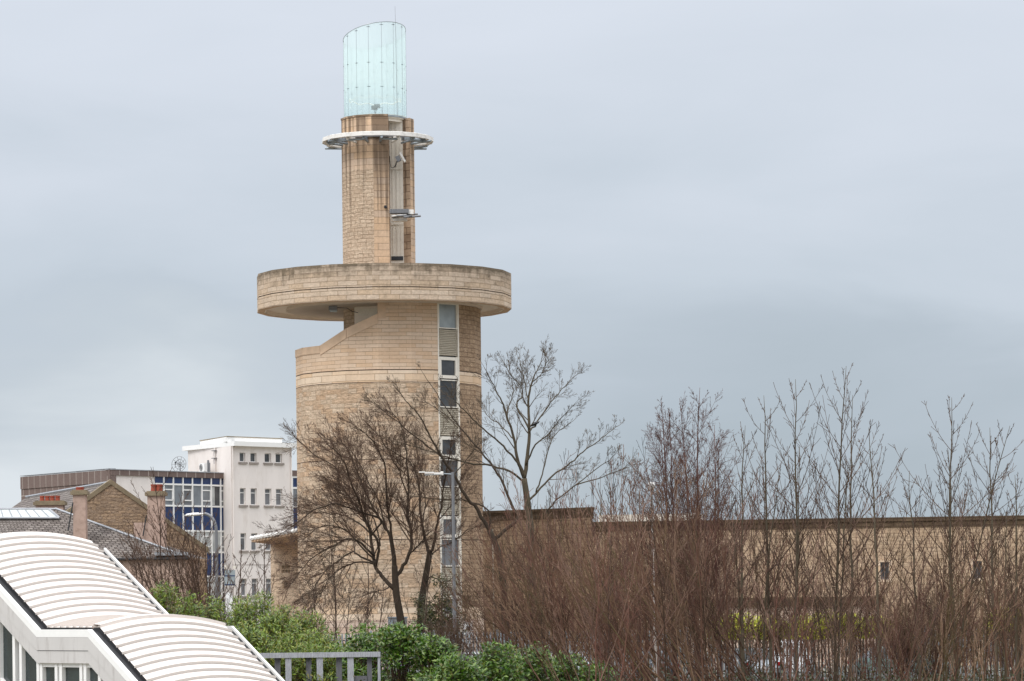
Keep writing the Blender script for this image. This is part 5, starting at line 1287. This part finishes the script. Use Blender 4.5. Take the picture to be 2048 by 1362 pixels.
# --- young ascending trees ------------------------------------------------
def young_tree(x, ytop, D, label, rnd, matb, matt, nst=1, spread=.10, lean=0.0, dens=1.0, group=None, rbase=.07, ttype='asc', name='young_tree', ytopspread=0):
    b = base_at(x, 1200, D); root = thing(name, (b.x, D, 0), label, 'tree', group)
    tr = MB(); segs = []
    H = P(x, ytop, D).z
    for s_ in range(nst):
        hh = H * (1 if s_ == 0 else rnd.uniform(.72, .97)); ox, oy = (0, 0) if s_ == 0 else (rnd.gauss(0, spread * 2), rnd.gauss(0, spread * 2))
        lx = lean + rnd.gauss(0, spread) * (1 if s_ else .4); ly = rnd.gauss(0, spread)
        n = 12; pts_ = []; wx, wy = 0, 0
        for i in range(n + 1):
            t_ = i / n; wx += rnd.gauss(0, .03); wy += rnd.gauss(0, .03)
            pts_.append(Vector((b.x + ox + lx * hh * t_ * (.4 + .6 * t_) + wx, D + oy + ly * hh * t_ + wy, hh * t_)))
        pts_[0].z = -.05
        r0 = rbase * (.85 if s_ == 0 else .6); rr = [r0 * (1 - (i / n)) ** .8 + .008 for i in range(n + 1)]
        tr.tube(pts_, rr, n=6)
        if ttype == 'asc': cfg = dict(n=[10, 4, 3], ch=[9, 0, 0], wan=[.03, .05, .08], up=[.07, .05, .03], ang=[.55, .55, .5], rat=[.17, .32, .4], tip=.0085, t0=.12); nb, aa, Lf = int(30 * dens), .80, .50
        else: cfg = dict(n=[7, 5, 4], ch=[10, 6, 0], wan=[.05, .08, .10], up=[.05, .01, -.01], ang=[.55, .6, .6], rat=[.42, .42, .4], tip=.0045, t0=.1); nb, aa, Lf = int(30 * dens), .66, .42
        az = rnd.uniform(0, 6)
        for k in range(nb):
            t_ = .16 + .8 * (k + rnd.random()) / nb; f = t_ * n; i = min(n - 1, int(f)); p = pts_[i].lerp(pts_[i + 1], f - i); d = (pts_[i + 1] - pts_[i]).normalized(); az += 2.4
            cd = vrot(tuple(d), aa * rnd.uniform(.7, 1.2), az); L = hh * Lf * (1 - t_) ** .75 * rnd.uniform(.6, 1.25) + .25
            grow(segs, tuple(p), cd, L, max(.013, rr[i] * .5), 0, cfg, rnd, 2)
    finish('trunk', tr, matb, root, smooth=True); seg_mesh('crown', segs, matt, root)
    return root
rnd = random.Random(23)
G1 = 'young bare trees rising above the thicket'
YT = [
 (1668, 735, 132, 'tallest slender bare tree, forked high above the long wall', 2, .05, .9),
 (1592, 758, 130, 'bare young tree with straight mossy stem left of the tallest one', 2, .05, .9),
 (1536, 790, 131, 'bare young tree leaning slightly left of the mossy stemmed tree', 2, .06, .7),
 (1700, 790, 136, 'slim bare tree just right of the tallest slender tree', 1, .05, .8),
 (1760, 850, 128, 'shorter bare young tree in front of the left small window', 1, .06, .8),
 (1905, 792, 131, 'broad vase shaped bare tree between the two small windows', 3, .07, .9),
 (1990, 850, 129, 'slight bare tree right of the vase shaped tree', 1, .07, .8),
 (2030, 950, 127, 'low bare sapling near the right edge of the picture', 2, .06, .8),
 (1483, 850, 134, 'thin bare tree beside the red birch', 2, .05, .7),
 (1838, 940, 134, 'small bare sapling left of the vase shaped tree', 1, .06, .8),
]
for (x, yt, D, lab, ns, spd, dn) in YT: young_tree(x, yt, D, lab, rnd, 'bark_grey', 'twig_brown', ns, spd, 0, dn, G1, rbase=.075)
young_tree(1392, 775, 138, 'feathery red twigged birch, tallest of the birches', rnd, 'twig_red', 'twig_red', 3, .05, 0.0, 1.0, 'red birches', rbase=.075, ttype='birch', name='red_birch')
young_tree(1345, 800, 139, 'feathery red twigged birch with white camera post beside it', rnd, 'twig_red', 'twig_red', 3, .05, -.02, .9, 'red birches', rbase=.07, ttype='birch', name='red_birch')
young_tree(1440, 850, 137, 'smaller red twigged birch on the right of the birches', rnd, 'twig_red', 'twig_red', 2, .05, .02, .8, 'red birches', rbase=.06, ttype='birch', name='red_birch')
young_tree(1312, 1085, 133, 'pale stemmed birch standing inside the thicket', rnd, 'white_bark', 'twig_brown', 1, .02, 0.0, .7, None, rbase=.08, name='silver_birch')
G2 = 'thin saplings in front of the tower foot'
for (x, yt, D, lab, ln) in ((683, 1005, 134, 'tallest thin straight sapling before the lower left tower wall', 0.0), (671, 1060, 135, 'thin sapling just left of the tallest sapling', 0.0), (737, 1040, 133, 'thin sapling with spreading twigs right of the tallest sapling', .0), (640, 1150, 131, 'short crooked sapling near the left foot of the tower', -.03), (700, 1150, 136, 'short thin sapling between two taller ones', .03), (846, 1110, 124, 'thin sapling rising out of the laurel bush', .04), (880, 1150, 123, 'reddish sapling growing through the laurel beside the lamp post', .06), (770, 1150, 133, 'faint sapling beside the thick tree trunk', .0)):
    young_tree(x, yt, D, lab, rnd, 'twig_brown', 'twig_grey', 1, .02, ln, .45, G2, rbase=.03, name='sapling')
G3 = 'fan of bare stems in front of the old houses'
for (x, yt, D, lab, ln, ns) in ((405, 985, 140, 'tall bare sapling nearest the curved lamp post', -.10, 4), (385, 1010, 141, 'bare leaning sapling below the wide chimney', -.20, 3), (360, 1040, 139, 'bare sapling leaning furthest left across the slate roof', -.30, 3), (425, 1020, 142, 'upright bare sapling hiding the corner of the stone house', -.03, 3), (330, 935, 143, 'single tall whip of a sapling above the white wing wall', -.06, 1), (470, 1100, 140, 'slight sapling before the white block', .02, 1), (527, 1080, 141, 'slight sapling before the annex', -.02, 1), (310, 1080, 139, 'low twiggy sapling by the right roof gutter', -.15, 2)):
    young_tree(x, yt, D, lab, rnd, 'twig_brown', 'twig_brown', ns, .06, ln, .75, G3, rbase=.04, name='sapling')

# --- thicket shrubs ---------------------------------------------------------
TINT = []
def shrub_proto(rnd, H, nst, spread, lean, matn, tipn=.0065, twigs=7, curve=.06):
    segs = []; TINT.append([])
    for k in range(nst):
        a = rnd.uniform(0, 6.28); rr = abs(rnd.gauss(0, spread)); d = (rr * cos(a) + lean, rr * sin(a) * .8, 1.0); l = sqrt(sum(c * c for c in d)); d = (d[0] / l, d[1] / l, d[2] / l)
        cfg = dict(n=[10, 5, 3], ch=[twigs, 3, 0], wan=[.06, .10, .1], up=[curve * .5, .06, .03], ang=[.42, .5, .5], rat=[.30, .45, .4], tip=tipn, t0=.26)
        grow(segs, (rnd.gauss(0, .3), rnd.gauss(0, .3), 0), d, H * rnd.uniform(.55, 1.05), rnd.uniform(.013, .034), 0, cfg, rnd, 2); tv = rnd.random(); TINT[-1] += [tv] * (len(segs) - len(TINT[-1]))
    return segs
rnd = random.Random(77)
protos = []
for i in range(10):
    lean = [-.5, -.75, -.3, -.95, -.15, 0, .2, -.55, .5, -.3][i]
    segs = shrub_proto(rnd, 6.5, 12, .32, lean, None, twigs=8, tipn=.007)
    protos.append((segs, 'stem_mixed' if i % 4 else 'stem_red'))
pm = []
def shrub(i, x, D, scale, rot, label, group):
    b = base_at(x, 1200, D); segs, mt = protos[i]
    if len(pm) <= i or pm[i] is None:
        while len(pm) <= i: pm.append(None)
        o = seg_mesh('bare_shrub', segs, mt, None, (0, 0, 0), tints=TINT[i]); pm[i] = o
    else: o = pm[i].copy(); C.objects.link(o)
    o.location = (b.x, D, -.02); o.rotation_euler = (0, 0, rot); o.scale = (scale, scale, scale)
    tag(o, label, 'shrub', group); return o
GL_ = 'dense leaning bare shrubs right of the tower foot'; GR_ = 'bare shrubs before the long wall'
MARKS = [(1010, 'at the right foot of the tower'), (1065, 'below the trunk of the open-crowned tree'), (1120, 'below the middle of the stone block'), (1175, 'below the right corner of the stone block'), (1230, 'under the tip of the long bare limb'), (1290, 'just left of the camera post'), (1340, 'under the left red birch'), (1400, 'under the tallest red birch'), (1455, 'under the smallest red birch'), (1520, 'right of the red birches'), (1570, 'beneath the mossy stemmed tree'), (1625, 'left of the tallest slender tree'), (1680, 'at the foot of the tallest slender tree'), (1735, 'left of the left small window'), (1790, 'below the left small window'), (1850, 'midway between the small windows'), (1910, 'at the foot of the vase shaped tree'), (1965, 'below the right small window'), (2020, 'close to the right edge'), (2090, 'cut by the right edge')]
ROWS = {144: 'rearmost', 143: 'rearmost', 136: 'second row', 135: 'second row', 128: 'nearer', 126: 'nearer', 119: 'nearest', 118: 'nearest'}
def slabel(x, D, kind): return ROWS[D] + ' ' + kind + ' ' + min(MARKS, key=lambda m_: abs(m_[0] - x))[1]
kk = 0
for D, x0, x1, stp in ((144, 985, 1480, 52), (136, 1000, 1470, 54), (128, 1035, 1470, 54), (119, 1090, 1440, 66)):
    x = x0
    while x < x1:
        sc_x = 1.30 if x < 1330 else 1.2
        if x < 1040: sc_x = .95
        xx = x + rnd.uniform(-12, 12) + 50 * (D < 140); shrub([0, 1, 2, 3, 7, 4][kk % 6], xx, D + rnd.uniform(-2, 2), sc_x * rnd.uniform(.8, 1.12), rnd.uniform(-.5, .5) + (pi if kk % 5 == 4 else 0), slabel(xx, D, 'leaning brown bare shrub'), GL_); kk += 1
        x += stp
for D, x0, x1, stp in ((143, 1520, 2080, 76), (135, 1540, 2090, 82), (126, 1560, 2100, 90), (118, 1590, 2110, 100)):
    x = x0
    while x < x1:
        xx = x + rnd.uniform(-14, 14); shrub([5, 4, 6, 8, 9, 5][kk % 6], xx, D + rnd.uniform(-2, 2), rnd.uniform(.68, 1.0), rnd.uniform(-3, 3), slabel(xx, D, 'upright brown bare shrub'), GR_); kk += 1
        x += stp
# tall straight shoots rising out of the thicket
GT_ = 'tall straight whips above the thicket'
wp = []
for i in range(3):
    segs = []
    for k in range(5):
        cfg = dict(n=[14, 5, 3], ch=[14, 2, 0], wan=[.018, .06, .1], up=[.02, .07, .03], ang=[.5, .5, .5], rat=[.15, .4, .4], tip=.0075, t0=.25)
        grow(segs, (rnd.gauss(0, .5), rnd.gauss(0, .4), 0), (rnd.gauss(-.02, .06), rnd.gauss(0, .05), 1), 9.0 * rnd.uniform(.7, 1), rnd.uniform(.018, .03), 0, cfg, rnd, 2)
    wp.append(segs)
wo2 = {}
for i, (x, yt, D) in enumerate(((1000, 1000, 146), (1040, 985, 140), (1095, 930, 141), (1120, 900, 136), (1150, 880, 143), (1178, 860, 138), (1205, 850, 134), (1228, 880, 142), (1250, 858, 137), (1275, 870, 133), (1300, 850, 140), (1330, 880, 135), (1420, 870, 131), (1462, 860, 139), (1510, 880, 142), (1560, 900, 140), (1615, 900, 141), (1645, 940, 138), (1725, 930, 142), (1790, 960, 140), (1870, 930, 139), (1935, 940, 142), (1985, 960, 139), (2035, 990, 142))):
    b = base_at(x, 1200, D); k = i % 3; h = P(x, yt, D).z / 9.0
    if k not in wo2: o = wo2[k] = seg_mesh('tall_whips', wp[k], 'stem_red' if k == 0 else 'stem_mixed', None, (0, 0, 0))
    else: o = wo2[k].copy(); C.objects.link(o)
    o.location = (b.x, D, -.02); o.rotation_euler = (0, 0, rnd.uniform(0, 6)); o.scale = (1, 1, h)
    tag(o, ['nearer', 'middle', 'farther'][0 if D < 137 else 1 if D < 141 else 2] + ' tall bare shoots ' + (min(MARKS, key=lambda m_: abs(m_[0] - x))[1]), 'shrub', GT_)
# round twiggy bushes
def round_bush(x, ytop, D, R, label, matn, seed):
    rn = random.Random(seed); b = base_at(x, 1200, D); ht = P(x, ytop, D).z; segs = []
    cfg = dict(n=[8, 6, 4], ch=[12, 6, 0], wan=[.07, .12, .15], up=[.02, .02, .0], ang=[.5, .6, .6], rat=[.45, .5, .4], tip=.006, t0=.25)
    for k in range(34):
        a = rn.uniform(0, 6.28); th = rn.uniform(0, 1.0); d = (sin(th) * cos(a), sin(th) * sin(a), cos(th)); L = ht * .86 * (1 - .30 * th) 
        grow(segs, (b.x + rn.gauss(0, .12), D + rn.gauss(0, .12), 0), d, L * rn.uniform(.8, 1.05), .022, 0, cfg, rn, 2)
    o = seg_mesh('twiggy_bush', segs, matn, None, (b.x, D, 0)); tag(o, label, 'bush', 'round twiggy bushes')
round_bush(1868, 1128, 146, 2, 'rounded dense brown twiggy bush between the two small windows', 'twig_brown', 1)
round_bush(2040, 1115, 145, 2, 'rounded reddish twiggy bush at the right edge', 'twig_red', 2)
round_bush(1800, 1165, 146, 2, 'low rounded twiggy bush below the left small window', 'stem_mixed', 3)
round_bush(590, 1168, 152, 2, 'reddish twiggy bush between annex and tower', 'twig_red', 4)
round_bush(905, 1190, 140, 2, 'low twiggy bush around the lamp post foot', 'twig_brown', 5)

# --- leafy shrubs ---------------------------------------------------------------
def leafy(name, x, ytop, D, rx, ry, label, matn, seed, nleaf, ln, wd_, upright=.5, group=None, clumps=46, zbase=0.0, stems=True, cat='shrub', shape=1.0, shoots=0):
    rn = np.random.RandomState(seed); b = base_at(x, 1200, D); H = P(x, ytop, D).z
    root = thing(name, (b.x, D, zbase), label, cat, group)
    # clumps spread in an uneven dome
    cs = []; 
    for k in range(clumps):
        a = rn.uniform(0, 2 * pi); t_ = rn.uniform(0, 1) ** .5; zz = rn.uniform(.05, 1.0) ** .8; prof = (1 - zz ** 2.4) ** .5 * shape + .10
        r = t_ * prof; cs.append((b.x + rx * r * cos(a), D + ry * r * sin(a), zbase + (H - zbase) * zz * rn.uniform(.80, 1.08), rn.uniform(.16, .38)))
    for k in range(shoots):
        a = rn.uniform(0, 2 * pi); t_ = rn.uniform(0, .8); x_, y_ = b.x + rx * t_ * cos(a), D + ry * t_ * sin(a); zt_ = H * rn.uniform(.92, 1.09)
        for j in range(4): cs.append((x_ + rn.normal(0, .05), y_ + rn.normal(0, .05), zt_ - j * .22, .12))
    cs = np.array(cs); wts = cs[:, 3] ** 2; wts /= wts.sum(); idx = rn.choice(len(cs), nleaf, p=wts)
    v = rn.normal(size=(nleaf, 3)); v /= np.linalg.norm(v, axis=1, keepdims=True); rad = rn.uniform(.35, 1, (nleaf, 1)) ** .5
    cen = cs[idx, :3] + v * rad * cs[idx, 3:4] * np.array([[1.15, 1.15, 1.0]])
    cen[:, 2] = np.maximum(cen[:, 2], zbase + .03)
    dirs = v * .7 + np.array([[0, 0, upright]]) + rn.normal(0, .35, (nleaf, 3)); nrm = rn.normal(0, .5, (nleaf, 3)) + np.array([[0, -.2, .7]]) + v * .4
    leaf_mesh('foliage', cen, nrm, dirs, rn.uniform(.65, 1.2, nleaf) * ln, rn.uniform(.75, 1.15, nleaf) * wd_, matn, root)
    if stems:
        sgm = []
        for k in range(0, len(cs)):
            p0 = np.array([b.x + rn.normal(0, .15), D + rn.normal(0, .15), zbase]); p1 = cs[k, :3]; mid = (p0 + p1) / 2 + np.array([rn.normal(0, .1), rn.normal(0, .1), .15])
            sgm.append((tuple(p0), tuple(mid), .018, .012)); sgm.append((tuple(mid), tuple(p1), .012, .006))
        seg_mesh('stems', sgm, 'twig_brown', root)
    return root
GH = 'leafy green shrubs behind the barrel roof'
hedge = [(325, 1182, 126, 1.3), (372, 1200, 128, 1.4), (425, 1196, 127, 1.3), (478, 1208, 126, 1.3), (520, 1196, 127, 1.1), (556, 1212, 125, 1.3), (604, 1228, 124, 1.2), (638, 1262, 122, 1.0), (560, 1262, 119, 1.6), (490, 1250, 120, 1.6), (620, 1290, 118, 1.3)]
labs = ['leafy green shrub closest to the upper roof gutter', 'leafy green shrub below the leaning bare saplings', 'leafy green shrub beneath the curved lamp post', 'leafy green shrub below the blue and white sign', 'leafy shrub with dark pointed tips before the white block', 'leafy green shrub below the stone annex', 'yellowish green shrub at the left tower foot', 'small leafy shrub nearest the saplings at the tower foot', 'leafy green shrub low behind the lower roof edge', 'leafy green shrub in the hollow of the two roof flights', 'leafy green shrub behind the left part of the timber screen']
for i, (x, yt, D, rx) in enumerate(hedge): leafy('willow_shrub', x, yt + 14, D, rx, 1.2, labs[i], 'willow_leaf', 100 + i, 4200, .20, .052, 1.0, GH, clumps=64, shoots=12)
GLR = 'glossy laurel bushes'
lau = [(802, 1262, 118, 1.4, 'largest glossy laurel bush right of the timber screen', 7500), (865, 1282, 117, 1.2, 'glossy laurel bush below the ivy', 4500), (735, 1272, 120, 1.0, 'dark laurel bush behind the end of the timber screen', 3500), (920, 1326, 115, 1.5, 'low laurel bush in front of the white hatchback', 4500), (990, 1300, 118, 1.2, 'glossy laurel bush at the left edge of the dense thicket', 3500), (1060, 1306, 121, 1.2, 'laurel bush half hidden by leaning stems', 3000), (1125, 1318, 122, 1.1, 'laurel bush deepest in the leaning thicket', 2500), (1190, 1335, 122, .9, 'low laurel bush below the silver car', 1500), (690, 1300, 121, 1.5, 'laurel bush seen between the timber slats', 4500), (590, 1318, 121, 1.5, 'light green laurel bush behind the left timber slats', 4000)]
for i, (x, yt, D, rx, lb, nl) in enumerate(lau): leafy('laurel_bush', x, yt, D, rx, 1.1, lb, 'laurel_leaf', 200 + i, int(nl * .8), .19, .075, .8, GLR, clumps=46, shoots=9)
GY_ = 'yellow green hedge bushes on the fence'
yl = [(1458, 1238, .9, 'yellow green bush at the left end of the fence hedge'), (1500, 1232, .9, 'bright yellow green bush below the dark flat porch'), (1548, 1240, .9, 'dull green bush in the middle of the fence hedge'), (1600, 1240, .8, 'sparse yellow green bush behind the mossy stemmed tree'), (1652, 1229, .9, 'brightest yellow green bush below the tallest slender tree'), (1700, 1232, .8, 'yellow green bush right of the brightest one'), (1745, 1240, .8, 'yellow green bush at the right end of the fence hedge'), (2010, 1224, 1.0, 'yellow green bush alone near the right edge')]
for i, (x, yt, rx, lb) in enumerate(yl): leafy('yellow_bush', x, yt + 2, 149.4, rx, .45, lb, 'yellow_leaf', 300 + i, 1600, .15, .08, .6, GY_, clumps=30, zbase=1.95)
leafy('ivy_clump', 880, 1172, 156.5, 1.05, .8, 'dark ivy covered bush beside the tree trunks at the tower window strip', 'ivy_leaf', 400, 5200, .12, .07, .2, None, clumps=60)
leafy('ivy_clump', 845, 1190, 158.2, .55, .5, 'dark ivy on the foot of the twin stemmed tree', 'ivy_leaf', 401, 1800, .11, .06, .2, None, clumps=30)
# bramble ground cover
rn = np.random.RandomState(9); nl = 26000
root = bpy.data.objects.new('dummy', None)
X = rn.uniform(-8, 26, nl); Y = rn.uniform(108, 148, nl); Zc = np.abs(rn.normal(0, .35, nl)) * (0.6 + .8 * (np.sin(X * .9) * np.cos(Y * .5) + 1) / 2)
ORI['bramble'] = Vector((0, 0, 0))
class _N: name = 'bramble'
def gc_():
    cen = np.stack([X, Y, Zc + .02], 1); o = None
    nrm = rn.normal(0, .5, (nl, 3)) + np.array([[0, -.2, .8]]); dirs = rn.normal(0, 1, (nl, 3))
    n = nl; nrm /= np.linalg.norm(nrm, axis=1, keepdims=True); dirs -= nrm * (dirs * nrm).sum(1, keepdims=True); dirs /= np.linalg.norm(dirs, axis=1, keepdims=True)
    sd_ = np.cross(nrm, dirs); V = np.zeros((n, 4, 3)); V[:, 0] = cen; V[:, 1] = cen + dirs * .07 + sd_ * .04; V[:, 2] = cen + dirs * .14; V[:, 3] = cen + dirs * .07 - sd_ * .04
    Q = (np.arange(n) * 4)[:, None] + np.array([[0, 1, 2, 3]])
    return raw_mesh('undergrowth', V.reshape(-1, 3), Q, 'bramble_leaf', None, np.zeros(3))
tag(gc_(), 'low green and brown bramble ground cover under the thicket', 'undergrowth', None, 'stuff')
bpy.data.objects.remove(root)
